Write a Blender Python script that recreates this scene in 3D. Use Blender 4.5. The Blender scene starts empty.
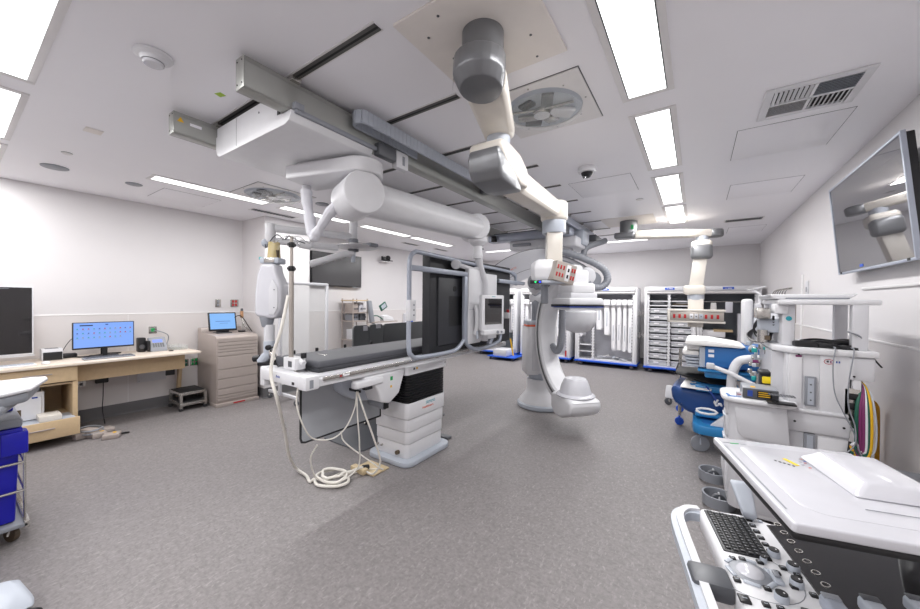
import bpy, bmesh, math, random
from mathutils import Matrix, Vector
random.seed(7)
R = math.radians
S = bpy.context.scene
COL = S.collection

# ------------------------------------------------------------------ camera, world, exposure
H = 2.89                                   # ceiling height (m)
YAW, PITCH, ROLL, FPX = R(34.02), R(-0.584), R(0.511), 350.4
fw = Vector((-math.sin(YAW)*math.cos(PITCH), math.cos(YAW)*math.cos(PITCH), math.sin(PITCH)))
rt = Vector((math.cos(YAW), math.sin(YAW), 0)); up = rt.cross(fw)
r2 = rt*math.cos(ROLL)+up*math.sin(ROLL); u2 = up*math.cos(ROLL)-rt*math.sin(ROLL)
cd = bpy.data.cameras.new('camera'); cam = bpy.data.objects.new('camera', cd); COL.objects.link(cam)
cam.matrix_world = Matrix(((r2.x, u2.x, -fw.x, 0), (r2.y, u2.y, -fw.y, 0), (r2.z, u2.z, -fw.z, 1.57), (0, 0, 0, 1)))
cd.sensor_width = 36; cd.lens = FPX*36/920; cd.clip_start = 0.03
S.camera = cam
W = bpy.data.worlds.new('world'); S.world = W; W.use_nodes = True
W.node_tree.nodes['Background'].inputs[0].default_value = (0.9, 0.93, 1, 1)
W.node_tree.nodes['Background'].inputs[1].default_value = 0.25
S.view_settings.view_transform = 'Standard'; S.view_settings.look = 'None'
S.view_settings.gamma = 1; S.view_settings.use_curve_mapping = False
S.view_settings.exposure = 0.2
LAMP_W = 0.68                               # watts multiplier of the ceiling lights
try:
    S.cycles.use_denoising = True; S.cycles.max_bounces = 8; S.cycles.diffuse_bounces = 5
    S.cycles.sample_clamp_indirect = 6; S.cycles.caustics_reflective = False; S.cycles.caustics_refractive = False
except Exception: pass

# ------------------------------------------------------------------ materials
def srgb(h):
    if isinstance(h, str):
        v = [int(h[i:i+2], 16)/255 for i in (0, 2, 4)]
    else: v = h
    return tuple(((c/12.92) if c <= .04045 else ((c+.055)/1.055)**2.4) for c in v)+(1,)
def mat(name, col, rough=.45, metal=0, spec=.5, emit=None, es=1, var=.04, scale=14, bump=0, bscale=200, alpha=1, trans=0, coat=0):
    m = bpy.data.materials.new(name); m.use_nodes = True; nt = m.node_tree; b = nt.nodes['Principled BSDF']
    c = srgb(col)
    tc = nt.nodes.new('ShaderNodeTexCoord')
    if var:
        n = nt.nodes.new('ShaderNodeTexNoise'); n.inputs['Scale'].default_value = scale; n.inputs['Detail'].default_value = 3
        mx = nt.nodes.new('ShaderNodeMix'); mx.data_type = 'RGBA'
        mx.inputs[6].default_value = tuple(min(1, x*(1-var)) for x in c[:3])+(1,)
        mx.inputs[7].default_value = tuple(min(1, x*(1+var)) for x in c[:3])+(1,)
        nt.links.new(tc.outputs['Object'], n.inputs['Vector']); nt.links.new(n.outputs['Fac'], mx.inputs[0])
        nt.links.new(mx.outputs[2], b.inputs['Base Color'])
    else: b.inputs['Base Color'].default_value = c
    b.inputs['Roughness'].default_value = rough; b.inputs['Metallic'].default_value = metal
    b.inputs['Specular IOR Level'].default_value = spec
    if emit is not None:
        b.inputs['Emission Color'].default_value = srgb(emit); b.inputs['Emission Strength'].default_value = es
    if bump:
        n2 = nt.nodes.new('ShaderNodeTexNoise'); n2.inputs['Scale'].default_value = bscale
        bp = nt.nodes.new('ShaderNodeBump'); bp.inputs['Strength'].default_value = bump; bp.inputs['Distance'].default_value = .01
        nt.links.new(tc.outputs['Object'], n2.inputs['Vector']); nt.links.new(n2.outputs['Fac'], bp.inputs['Height'])
        nt.links.new(bp.outputs['Normal'], b.inputs['Normal'])
    if trans: b.inputs['Transmission Weight'].default_value = trans; b.inputs['IOR'].default_value = 1.1
    if alpha < 1: b.inputs['Alpha'].default_value = alpha
    if coat: b.inputs['Coat Weight'].default_value = coat
    return m
M = {}
M['wall'] = mat('painted_wall', 'dad7d8', .55, var=.02, scale=3)
M['wains'] = mat('wall_panelling', 'd7d2d1', .4, var=.02, scale=2)
M['ceil'] = mat('painted_ceiling', 'f7f6fa', .38, var=.02, scale=2, spec=.45)
M['base'] = mat('baseboard_vinyl', '6b6a6c', .5, var=.1)
M['trimw'] = mat('white_trim', 'e6e4e4', .4)
M['white'] = mat('white_plastic', 'dedee1', .35)
M['whiteg'] = mat('white_gloss', 'd0d0d6', .2, coat=.3)
M['cream'] = mat('cream_plastic', 'd9d3ca', .35)
M['offw'] = mat('off_white', 'd2d2d6', .4)
M['lgrey'] = mat('light_grey_plastic', 'b4bac4', .4)
M['bgrey'] = mat('blue_grey_metal', 'a8aebb', .35, metal=.2)
M['mgrey'] = mat('mid_grey', '8c8f96', .4)
M['yell2'] = mat('bright_yellow', 'f2d51c', .4)
M['shield'] = mat('shield_grey', '5d6062', .5)
M['dgrey'] = mat('dark_grey', '55575c', .4)
M['rotor'] = mat('boom_grey', '77787b', .32, metal=.35)
M['alu'] = mat('brushed_aluminium', 'a9aaa6', .35, metal=.6)
M['alud'] = mat('track_dark_aluminium', '5b5a57', .4, metal=.4)
M['steel'] = mat('stainless_steel', 'c2bfba', .25, metal=.9)
M['chrome'] = mat('chrome', 'd0d0d2', .12, metal=1)
M['black'] = mat('black_plastic', '17171a', .4)
M['blackg'] = mat('black_glass', '050507', .06, coat=.5, var=0)
M['matblk'] = mat('matt_black_metal', '26272b', .5, bump=.1)
M['matblk2'] = mat('charcoal_metal', '303136', .5)
M['pad'] = mat('mattress_vinyl', '505157', .55, bump=.25, bscale=9)
M['padd'] = mat('mattress_side', '37383d', .5, bump=.2, bscale=9)
M['lead'] = mat('lead_drape', 'a6a9ae', .45, var=.04)
M['rubber'] = mat('rubber', '2a2a2c', .7)
M['cable'] = mat('cream_cable', 'e2ded6', .45)
M['blue'] = mat('cart_blue', '1c56c8', .4)
M['binb'] = mat('bin_blue', '1414a8', .4)
M['medb'] = mat('medical_blue', '2b6db0', .4)
M['medb2'] = mat('bright_medical_blue', '2e82bd', .35)
M['navy'] = mat('navy_vinyl', '1f4580', .45, bump=.2, bscale=12)
M['taupe'] = mat('taupe_steel', 'aca19b', .4, metal=.1)
M['wood'] = mat('light_maple_laminate', 'c9b08c', .45, var=.1, scale=30)
M['woodt'] = mat('worktop_laminate', 'd9ccbd', .35, var=.05, scale=40)
M['beige'] = mat('beige_plate', 'eae4de', .45)
M['tan'] = mat('tan_floor_plate', 'cbb793', .5)
M['red'] = mat('red_plastic', 'b02024', .4)
M['green'] = mat('green_plastic', '1e9a54', .4)
M['lime'] = mat('green_tape', 'a4c639', .5)
M['yellow'] = mat('yellow', 'e3b21c', .45)
M['ochre'] = mat('ochre_pipe', 'c48c18', .45)
M['orange'] = mat('orange', 'd8592a', .45)
M['purple'] = mat('purple_hose', '7a2d62', .45)
M['dgreen'] = mat('dark_green_hose', '145a48', .45)
M['teal'] = mat('teal', '1a9a9a', .45)
M['amber'] = mat('amber_plastic', 'd2c08a', .2, alpha=.75, var=0)
M['brown'] = mat('dark_brown', '5a4c3c', .5)
M['paper'] = mat('paper', 'f0eff2', .6)
M['paperb'] = mat('pouch_bluish', 'd5d5dc', .35)
M['skin'] = mat('wall_label_tan', 'b58a66', .6)
M['inkb'] = mat('blue_ink', '2c4aa0', .5)
M['tealink'] = mat('teal_ink', '2a98a8', .5)
M['clear'] = mat('clear_acrylic', 'dfe6e6', .05, alpha=.13, var=0)
M['keyc'] = mat('key_black', '1b1b1e', .45)
M['pole'] = mat('pole_grey', 'b3aba4', .3, metal=.4)
M['clearb'] = mat('clear_bin_plastic', 'e4e6ea', .25, alpha=.75, var=0)
M['mirror'] = mat('glossy_screen', '8c8c90', .025, metal=.85, var=0)
M['scrdk'] = mat('dark_screen', '201e20', .06, var=0, coat=.4)
M['scrg'] = mat('grey_monitor_face', '4c4b4d', .2, var=.03)
M['scrb'] = mat('lit_screen', '1c2c4c', .3, emit='7fa4ea', es=.95, var=0)
M['scrt'] = mat('lit_tablet_screen', '1c3454', .3, emit='84b4ea', es=.9, var=0)
M['lcd'] = mat('small_lcd', '4860b0', .3, emit='4a62b8', es=.8, var=0)
M['ledg'] = mat('green_led', '20c060', .3, emit='20e070', es=1.5, var=0)
M['ledb'] = mat('blue_led', '2040e0', .3, emit='2040ff', es=1.5, var=0)
M['lamp'] = mat('light_diffuser', 'ffffff', .5, emit='ffffff', es=2.2, var=0)
M['fabric'] = mat('white_fabric_sleeve', 'e4e4ea', .7, bump=.4, bscale=20)
M['glovew'] = mat('drape_white', 'eceae8', .6, bump=.2, bscale=10)
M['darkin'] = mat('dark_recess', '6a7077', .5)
M['hole'] = mat('slot_black', '101012', .6)

# floor: speckled grey sheet vinyl with short light streaks
def floor_mat():
    m = bpy.data.materials.new('speckled_vinyl_floor'); m.use_nodes = True; nt = m.node_tree; b = nt.nodes['Principled BSDF']
    tc = nt.nodes.new('ShaderNodeTexCoord')
    def noise(sx, sy, sc, det=4, rot=0):
        mp = nt.nodes.new('ShaderNodeMapping'); mp.inputs['Scale'].default_value = (sx, sy, 1); mp.inputs['Rotation'].default_value = (0, 0, rot)
        n = nt.nodes.new('ShaderNodeTexNoise'); n.inputs['Scale'].default_value = sc; n.inputs['Detail'].default_value = det
        nt.links.new(tc.outputs['Object'], mp.inputs[0]); nt.links.new(mp.outputs[0], n.inputs['Vector']); return n
    n1 = noise(1, 1, 55, 6); n2 = noise(1, .35, 85, 3, .5); n3 = noise(.35, 1, 85, 3, .3); n4 = noise(1, 1, 1.2, 2)
    r1 = nt.nodes.new('ShaderNodeValToRGB')
    r1.color_ramp.elements[0].position = .3; r1.color_ramp.elements[0].color = srgb('767272')
    r1.color_ramp.elements[1].position = .7; r1.color_ramp.elements[1].color = srgb('898484')
    nt.links.new(n1.outputs['Fac'], r1.inputs[0])
    last = r1.outputs[0]
    for n, c, lo, hi in ((n2, 'a09b99', .58, .7), (n3, '6e6a6a', .58, .7)):
        rr = nt.nodes.new('ShaderNodeValToRGB'); rr.color_ramp.elements[0].position = lo; rr.color_ramp.elements[1].position = hi
        nt.links.new(n.outputs['Fac'], rr.inputs[0])
        ml = nt.nodes.new('ShaderNodeMath'); ml.operation = 'MULTIPLY'; ml.inputs[1].default_value = .6
        nt.links.new(rr.outputs[0], ml.inputs[0])
        mx = nt.nodes.new('ShaderNodeMix'); mx.data_type = 'RGBA'
        nt.links.new(ml.outputs[0], mx.inputs[0]); nt.links.new(last, mx.inputs[6]); mx.inputs[7].default_value = srgb(c); last = mx.outputs[2]
    nt.links.new(last, b.inputs['Base Color'])
    mr = nt.nodes.new('ShaderNodeMapRange'); mr.inputs[3].default_value = .42; mr.inputs[4].default_value = .58
    nt.links.new(n4.outputs['Fac'], mr.inputs[0]); nt.links.new(mr.outputs[0], b.inputs['Roughness'])
    b.inputs['Specular IOR Level'].default_value = .4
    bp = nt.nodes.new('ShaderNodeBump'); bp.inputs['Strength'].default_value = .08; bp.inputs['Distance'].default_value = .003
    nt.links.new(n1.outputs['Fac'], bp.inputs['Height']); nt.links.new(bp.outputs['Normal'], b.inputs['Normal'])
    return m
M['floor'] = floor_mat()

# ------------------------------------------------------------------ mesh builder
class MB:
    def __init__(s, *mats):
        s.bm = bmesh.new(); s.mats = list(mats); s.m = 0; s.T = Matrix.Identity(4)
    def mi(s, k):
        if k not in s.mats: s.mats.append(k)
        s.m = s.mats.index(k); return s
    def _merge(s, t):
        t.transform(s.T); me = bpy.data.meshes.new('t'); t.to_mesh(me); t.free()
        n = len(s.bm.faces); s.bm.from_mesh(me); bpy.data.meshes.remove(me)
        s.bm.faces.ensure_lookup_table()
        for f in s.bm.faces[n:]: f.material_index = s.m
        return s
    def box(s, x0, x1, y0, y1, z0, z1, b=0, rz=0, rx=0, ry=0, seg=2, pivot=None):
        t = bmesh.new(); bmesh.ops.create_cube(t, size=1)
        bmesh.ops.scale(t, vec=(abs(x1-x0), abs(y1-y0), abs(z1-z0)), verts=t.verts)
        if b: bmesh.ops.bevel(t, geom=t.edges[:], offset=min(b, .49*min(abs(x1-x0), abs(y1-y0), abs(z1-z0))), segments=seg, affect='EDGES', profile=.5)
        c = Vector(((x0+x1)/2, (y0+y1)/2, (z0+z1)/2))
        rot = Matrix.Rotation(rz, 4, 'Z') @ Matrix.Rotation(ry, 4, 'Y') @ Matrix.Rotation(rx, 4, 'X')
        if pivot is not None:
            p = Vector(pivot); t.transform(Matrix.Translation(p) @ rot @ Matrix.Translation(c-p))
        else: t.transform(Matrix.Translation(c) @ rot)
        return s._merge(t)
    def cyl(s, p0, p1, r0, r1=None, n=24, b=0):
        p0, p1 = Vector(p0), Vector(p1); r1 = r0 if r1 is None else r1; d = p1-p0; L = d.length
        t = bmesh.new(); bmesh.ops.create_cone(t, cap_ends=True, segments=n, radius1=r0, radius2=r1, depth=L)
        if b:
            es = [e for e in t.edges if abs(e.verts[0].co.z-e.verts[1].co.z) < 1e-6]
            bmesh.ops.bevel(t, geom=es, offset=b, segments=3, affect='EDGES', profile=.5)
        t.transform(Matrix.Translation((p0+p1)/2) @ d.to_track_quat('Z', 'Y').to_matrix().to_4x4())
        return s._merge(t)
    def sph(s, c, r, n=20, sc=(1, 1, 1), rz=0):
        t = bmesh.new(); bmesh.ops.create_uvsphere(t, u_segments=n, v_segments=n//2+2, radius=r)
        t.transform(Matrix.Translation(c) @ Matrix.Rotation(rz, 4, 'Z') @ Matrix.Diagonal((*sc, 1))); return s._merge(t)
    def lathe(s, prof, c=(0, 0, 0), axis=(0, 0, 1), n=28, sc=(1, 1), a0=0, a1=2*math.pi):
        t = bmesh.new(); full = abs(a1-a0-2*math.pi) < 1e-6; k = n if full else n+1; rings = []
        for r, z in prof:
            rings.append([t.verts.new((r*math.cos(a0+(a1-a0)*i/n)*sc[0], r*math.sin(a0+(a1-a0)*i/n)*sc[1], z)) for i in range(k)] if r > 1e-6 else [t.verts.new((0, 0, z))])
        for a, b in zip(rings, rings[1:]):
            for i in range(n):
                j = (i+1) % k
                if len(a) == 1 and len(b) == 1: continue
                if len(a) == 1: t.faces.new((a[0], b[j], b[i]))
                elif len(b) == 1: t.faces.new((a[i], a[j], b[0]))
                else: t.faces.new((a[i], a[j], b[j], b[i]))
        for q in ((rings[0], rings[-1]) if tuple(prof[0]) != tuple(prof[-1]) else ()):
            if len(q) > 2 and full:
                try: t.faces.new(q)
                except Exception: pass
        bmesh.ops.recalc_face_normals(t, faces=t.faces)
        t.transform(Matrix.Translation(c) @ Vector(axis).to_track_quat('Z', 'Y').to_matrix().to_4x4()); return s._merge(t)
    def tube(s, pts, r, n=10, smooth=0, closed=False, sx=1, up=None):
        P = [Vector(p) for p in pts]
        if smooth: P = catmull(P, smooth, closed)
        t = bmesh.new(); rings = []; N = len(P); rr = r if callable(r) else (lambda f: r)
        d0 = (P[1]-P[0]).normalized(); a = Vector(up) if up is not None else (Vector((0, 0, 1)) if abs(d0.z) < .9 else Vector((1, 0, 0)))
        for i, p in enumerate(P):
            if closed: d = P[(i+1) % N]-P[i-1]
            elif i == 0: d = P[1]-P[0]
            elif i == N-1: d = P[-1]-P[-2]
            else: d = (P[i+1]-P[i]).normalized()+(P[i]-P[i-1]).normalized()
            if d.length < 1e-9: d = d0
            d.normalize(); u = a-d*a.dot(d)
            if u.length < 1e-4: u = d.orthogonal()
            u.normalize(); a = u if up is None else a; w = d.cross(u); q = rr(i/(N-1))
            k = 1.0
            if 0 < i < N-1 and not closed:
                c = d.dot((P[i+1]-P[i]).normalized()); k = 1/max(.5, c)
            rings.append([t.verts.new(p+(u*math.cos(2*math.pi*j/n)*sx+w*math.sin(2*math.pi*j/n))*q*k) for j in range(n)])
        for i in range(N if closed else N-1):
            A, B = rings[i], rings[(i+1) % N]
            for j in range(n): t.faces.new((A[j], A[(j+1) % n], B[(j+1) % n], B[j]))
        if not closed: t.faces.new(rings[0][::-1]); t.faces.new(rings[-1])
        bmesh.ops.recalc_face_normals(t, faces=t.faces)
        return s._merge(t)
    def ribbon(s, pts, w, th, up=(0, 0, 1), smooth=0, closed=False):
        """rectangular bar (width w along `side`, thickness th) swept along pts; side = up direction"""
        P = [Vector(p) for p in pts]
        if smooth: P = catmull(P, smooth, closed)
        N = len(P); t = bmesh.new(); rings = []; U = Vector(up).normalized()
        for i, p in enumerate(P):
            d = (P[min(i+1, N-1)]-P[max(i-1, 0)]) if not closed else (P[(i+1) % N]-P[i-1])
            d.normalize(); n = U.cross(d).normalized()
            ww = w(i/(N-1)) if callable(w) else w; tt = th(i/(N-1)) if callable(th) else th
            rings.append([t.verts.new(p+U*a*ww/2+n*b*tt/2) for a, b in ((-1, -1), (1, -1), (1, 1), (-1, 1))])
        for i in range(N if closed else N-1):
            A, B = rings[i], rings[(i+1) % N]
            for j in range(4): t.faces.new((A[j], A[(j+1) % 4], B[(j+1) % 4], B[j]))
        if not closed: t.faces.new(rings[0][::-1]); t.faces.new(rings[-1])
        bmesh.ops.recalc_face_normals(t, faces=t.faces); return s._merge(t)
    def prism(s, poly, axis, a0, a1, b=0, seg=2):
        """poly = 2D outline; axis x: (y,z), y: (x,z), z: (x,y)"""
        t = bmesh.new()
        f = {'x': lambda p, a: (a, p[0], p[1]), 'y': lambda p, a: (p[0], a, p[1]), 'z': lambda p, a: (p[0], p[1], a)}[axis]
        A = [t.verts.new(f(p, a0)) for p in poly]; B = [t.verts.new(f(p, a1)) for p in poly]; n = len(poly)
        t.faces.new(A[::-1]); t.faces.new(B)
        for i in range(n): t.faces.new((A[i], A[(i+1) % n], B[(i+1) % n], B[i]))
        bmesh.ops.recalc_face_normals(t, faces=t.faces)
        if b:
            es = [e for e in t.edges if e.calc_face_angle(0) > .5]
            bmesh.ops.bevel(t, geom=es, offset=b, segments=seg, affect='EDGES', profile=.5)
        return s._merge(t)
    def quad(s, *p):
        t = bmesh.new(); t.faces.new([t.verts.new(q) for q in p]); return s._merge(t)
    def hull(s, pts, b=0):
        t = bmesh.new(); vs = [t.verts.new(p) for p in pts]
        bmesh.ops.convex_hull(t, input=vs); bmesh.ops.recalc_face_normals(t, faces=t.faces)
        bmesh.ops.dissolve_limit(t, angle_limit=.02, verts=t.verts, edges=t.edges)
        if b: bmesh.ops.bevel(t, geom=t.edges[:], offset=b, segments=3, affect='EDGES', profile=.5)
        return s._merge(t)
def catmull(P, k, closed=False):
    out = []; N = len(P)
    rng = range(N if closed else N-1)
    for i in rng:
        p1, p2 = P[i], P[(i+1) % N]
        p0 = P[i-1] if (i > 0 or closed) else p1*2-p2; p3 = P[(i+2) % N] if (i+2 < N or closed) else p2*2-p1
        for j in range(k):
            t = j/k; out.append(.5*((2*p1)+(p2-p0)*t+(2*p0-5*p1+4*p2-p3)*t*t+(3*p1-p0-3*p2+p3)*t**3))
    if not closed: out.append(P[-1])
    return out
def rr(x0, x1, y0, y1, r, n=5):
    out = []
    for cx, cy, a in ((x1-r, y1-r, 0), (x0+r, y1-r, 90), (x0+r, y0+r, 180), (x1-r, y0+r, 270)):
        for i in range(n+1):
            q = R(a+90*i/n); out.append((cx+r*math.cos(q), cy+r*math.sin(q)))
    return out

# ------------------------------------------------------------------ objects
INV = {}
def tag(o, label=None, cat=None, group=None, kind=None):
    for k, v in (('label', label), ('category', cat), ('group', group), ('kind', kind)):
        if v: o[k] = v
    return o
def thing(name, label, cat, loc=(0, 0, 0), rz=0, group=None, kind=None):
    """empty at the thing's base; its parts are authored in world coordinates"""
    o = bpy.data.objects.new(name, None); COL.objects.link(o); o.location = loc; o.rotation_euler = (0, 0, rz)
    o.empty_display_size = .1
    INV[o.name] = (Matrix.Translation(loc) @ Matrix.Rotation(rz, 4, 'Z')).inverted()
    return tag(o, label, cat, group, kind)
def root(o):
    while o.parent: o = o.parent
    return o
def _mesh(name, mb, sharp=32):
    me = bpy.data.meshes.new(name); mb.bm.to_mesh(me); mb.bm.free()
    for k in mb.mats: me.materials.append(M[k])
    for p in me.polygons: p.use_smooth = True
    me.set_sharp_from_angle(angle=R(sharp)); return me
def part(name, mb, parent, label=None, local=False):
    r = root(parent)
    if not local: mb.bm.transform(INV.get(r.name, Matrix.Identity(4)))
    o = bpy.data.objects.new(name, _mesh(name, mb)); COL.objects.link(o); o.parent = parent
    return tag(o, label)
def single(name, mb, label=None, cat=None, group=None, kind=None, org=None):
    vs = [v.co for v in mb.bm.verts]
    lo = [min(v[i] for v in vs) for i in range(3)]; hi = [max(v[i] for v in vs) for i in range(3)]
    c = Vector(org) if org else Vector(((lo[0]+hi[0])/2, (lo[1]+hi[1])/2, lo[2]))
    mb.bm.transform(Matrix.Translation(-c))
    o = bpy.data.objects.new(name, _mesh(name, mb)); COL.objects.link(o); o.location = c
    INV[o.name] = Matrix.Translation(-c)
    return tag(o, label, cat, group, kind)
def struct(name, mb): return single(name, mb, kind='structure')
def kids(o): return [c for c in bpy.data.objects if c.parent == o]
def dup(o, loc=None, rz=None, label=None, group=None, parent=None):
    c = o.copy(); COL.objects.link(c); c.parent = parent
    if loc is not None: c.location = loc
    if rz is not None: c.rotation_euler = (0, 0, rz)
    if label: c['label'] = label
    if group: c['group'] = group
    for k in kids(o):
        if k != c: dup(k, parent=c)
    return c
def lettering(mb, txt, size, M4, key, depth=.0008):
    """flat raised letters merged into a mesh builder; M4 maps text plane (x right, y up, z out)"""
    cu = bpy.data.curves.new('t', 'FONT'); cu.body = txt; cu.size = size; cu.extrude = depth; cu.align_x = 'CENTER'; cu.align_y = 'CENTER'
    o = bpy.data.objects.new('t', cu); COL.objects.link(o); dg = bpy.context.evaluated_depsgraph_get()
    me = bpy.data.meshes.new_from_object(o.evaluated_get(dg)); bpy.data.objects.remove(o); bpy.data.curves.remove(cu)
    t = bmesh.new(); t.from_mesh(me); bpy.data.meshes.remove(me); t.transform(M4)
    mb.mi(key); mb._merge(t); return mb
def frame(o, x, y):
    """matrix from origin, x and y directions"""
    x = Vector(x).normalized(); y = Vector(y).normalized(); z = x.cross(y).normalized(); y = z.cross(x)
    m = Matrix((x, y, z)).transposed().to_4x4(); m.translation = Vector(o); return m
def castor(p, r=.05, mk=('rubber', 'steel'), rz=0, mb=None):
    m = mb or MB(); x, y, z = p
    c, s_ = math.cos(rz), math.sin(rz)
    m.mi(mk[0]); m.cyl((x-s_*.014, y+c*.014, r), (x+s_*.014, y-c*.014, r), r, n=18, b=.004)
    m.mi(mk[1]); 
    for k in (-1, 1): m.box(x-.014, x+.014, y-.004, y+.004, r*.7, r*2.1, rz=rz, b=.002) if False else m.cyl((x-s_*.02*k, y+c*.02*k, r*.9), (x, y, r*2.2), .007, n=8)
    m.cyl((x, y, r*2), (x, y, z), .012, n=10); return m
# ================================================================== SETTING
XL, XR, YB, YF, PX = -6.4, 1.14, 10.05, -2.4, -5.67      # walls; PX = face of the wall pilaster
P0, P1 = 2.87, 3.64                                      # pilaster along y
m = MB('floor'); m.box(XL-.1, XR+.1, YF-.1, YB+.1, -.1, 0); struct('floor', m)
m = MB('ceil'); m.box(XL-.1, XR+.1, YF-.1, YB+.1, H, H+.1); struct('ceiling', m)
m = MB('wall'); m.box(XL-.12, XL, YF, YB, 0, H); struct('wall_left', m)
m = MB('wall'); m.box(XL, PX, P0, P1, 0, H); struct('wall_left_pilaster', m)
m = MB('wall'); m.box(XR, XR+.12, YF, YB, 0, H); struct('wall_right', m)
m = MB('wall'); m.box(XL-.12, XR+.12, YB, YB+.12, 0, H); struct('wall_back', m)
m = MB('wall'); m.box(XL-.12, XR+.12, YF-.12, YF, 0, H); struct('wall_front', m)
# wall panelling below the rail, a few millimetres proud of the wall
m = MB('wains'); t = .008
m.box(XL, XL+t, YF, P0, .15, 1.345); struct('wainscot_left', m)
m = MB('wains'); m.box(XL, XL+t, P1, YB, .15, 1.33); struct('wainscot_left_far', m)
m = MB('wains'); m.box(XL, PX+t, P0-t, P0, .15, 1.345); struct('wainscot_pilaster', m)
m = MB('wains'); m.box(XR-t, XR, YF, YB, .15, 1.285); struct('wainscot_right', m)
def rail(n, *a):
    m = MB('trimw'); m.box(*a, b=.004); struct('trim_%d' % n, m)
rail(1, XL, XL+.011, YF, P0, 1.345, 1.362); rail(2, XL, XL+.011, P1, YB, 1.33, 1.347)
rail(3, XL+.011, PX, P0-.011, P0, 1.345, 1.362)
rail(4, XR-.013, XR, YF, YB, 1.285, 1.303); rail(5, XR-.015, XR, YF, 4.25, 1.69, 1.71)
rail(6, XR-.012, XR, 6.22, 6.30, .16, 1.95)
# vertical panel joints of the panelling
for i, y in enumerate((-.9, .3, 1.42, 2.5)): 
    m = MB('trimw'); m.box(XL+t, XL+t+.003, y-.004, y+.004, .16, 1.345); struct('trim_%d' % (7+i), m)
# cove base in dark grey vinyl
def base(n, poly, axis, a, b): m = MB('base'); m.prism(poly, axis, a, b); struct('baseboard_'+n, m)
pf = [(XL, 0), (XL+.03, 0), (XL+.016, .02), (XL+.012, .155), (XL, .155)]
base('left', [(p[0], p[1]) for p in pf], 'y', YF, P0); base('left_far', pf, 'y', P1, YB)
base('right', [(XR-(p[0]-XL), p[1]) for p in pf], 'y', YF, YB)
base('back', [(YB-(p[0]-XL), p[1]) for p in pf], 'x', XL, XR)
base('pilaster', [(P0-(p[0]-XL), p[1]) for p in pf], 'x', XL, PX+.016)
base('pilaster_side', [(PX+(p[0]-XL), p[1]) for p in pf], 'y', P0-.016, P1+.016)

# ================================================================== CEILING LIGHTS
def lamp(x0, x1, y0, y1, label, group, zz=H, k=1):
    t = thing('ceiling_light', label, 'light', ((x0+x1)/2, (y0+y1)/2, zz), group=group)
    m = MB('trimw'); f = .035; z0 = zz-.006
    for a in ((x0-f, x0, y0-f, y1+f), (x1, x1+f, y0-f, y1+f), (x0, x1, y0-f, y0), (x0, x1, y1, y1+f)): m.box(*a, z0, zz, b=.002)
    m.mi('dgrey')
    for a in ((x0, x0+.006, y0, y1), (x1-.006, x1, y0, y1)): m.box(*a, z0+.0005, zz-.0005)
    part('light_frame', m, t)
    m = MB('lamp'); m.box(x0+.006, x1-.006, y0, y1, zz-.004, zz-.002); part('diffuser', m, t)
    L = bpy.data.lights.new('ceiling_light_source', 'AREA'); L.shape = 'RECTANGLE'; L.size = x1-x0; L.size_y = y1-y0
    L.energy = 30*LAMP_W*k; L.color = (1.0, .995, .99)
    o = bpy.data.objects.new('ceiling_light_source', L); COL.objects.link(o); o.parent = t; o.location = (0, 0, -.009)
    return t
rw = 'ceiling lights in the row nearest the right wall'
for (a, b), s_ in zip(((1.28, 2.49), (2.77, 3.93), (4.23, 5.42), (5.6, 6.78)),
    ('large bright ceiling light panel at the top right, nearest the camera in its row', 'second bright ceiling light panel in the right row, below the largest',
     'third ceiling light panel in the right row, small in the picture', 'farthest ceiling light panel of the right row, above the far boom arm')):
    lamp(-.385, -.165, a, b, s_, rw, k=1 if b < 5.5 else 1.3)
lw = 'narrow ceiling lights in the row along the left wall'
for (a, b), s_ in zip(((1.30, 2.5), (2.74, 3.87), (4.2, 5.37), (5.52, 6.86)),
    ('long narrow ceiling light left of the hanging fabric sleeve, nearest the left wall corner', 'narrow ceiling light behind the hanging white fabric sleeve',
     'narrow ceiling light below the big white monitor boom arm', 'narrow ceiling light above the dark-backed display, farthest of the left row')):
    lamp(-5.02, -4.83, a, b, s_, lw)
nw = 'ceiling lights across the near end of the room'
for (a, b), s_ in zip(((-3.39, -2.2), (-4.78, -3.65), (-6.1, -5.0), (-2.0, -.8)), ('big bright ceiling light panel in the top left corner of the picture', 'smaller bright ceiling light panel at the left edge below the corner one', 'ceiling light over the left counter outside the frame', 'ceiling light above the camera')):
    lamp(a, b, .0, .295, s_, nw)
bw = 'ceiling lights across the far end of the room'
for (a, b), s_ in zip(((-1.85, -.86), (-3.32, -2.13), (-4.7, -3.5)), ('thin far ceiling light left of the far boom, right of the ceiling rails', 'thin far ceiling light seen below the grey cross beam', 'far ceiling light hidden above the dark display')):
    lamp(a, b, 8.12, 8.3, s_, bw, k=1.6)
for i, (x, y) in enumerate(((-2.7, -1.4), (-.3, -1.4))):
    lamp(x-.6, x+.6, y-.12, y+.12, 'ceiling light behind the camera '+('to the left', 'to the right')[i], 'ceiling lights behind the camera')

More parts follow.
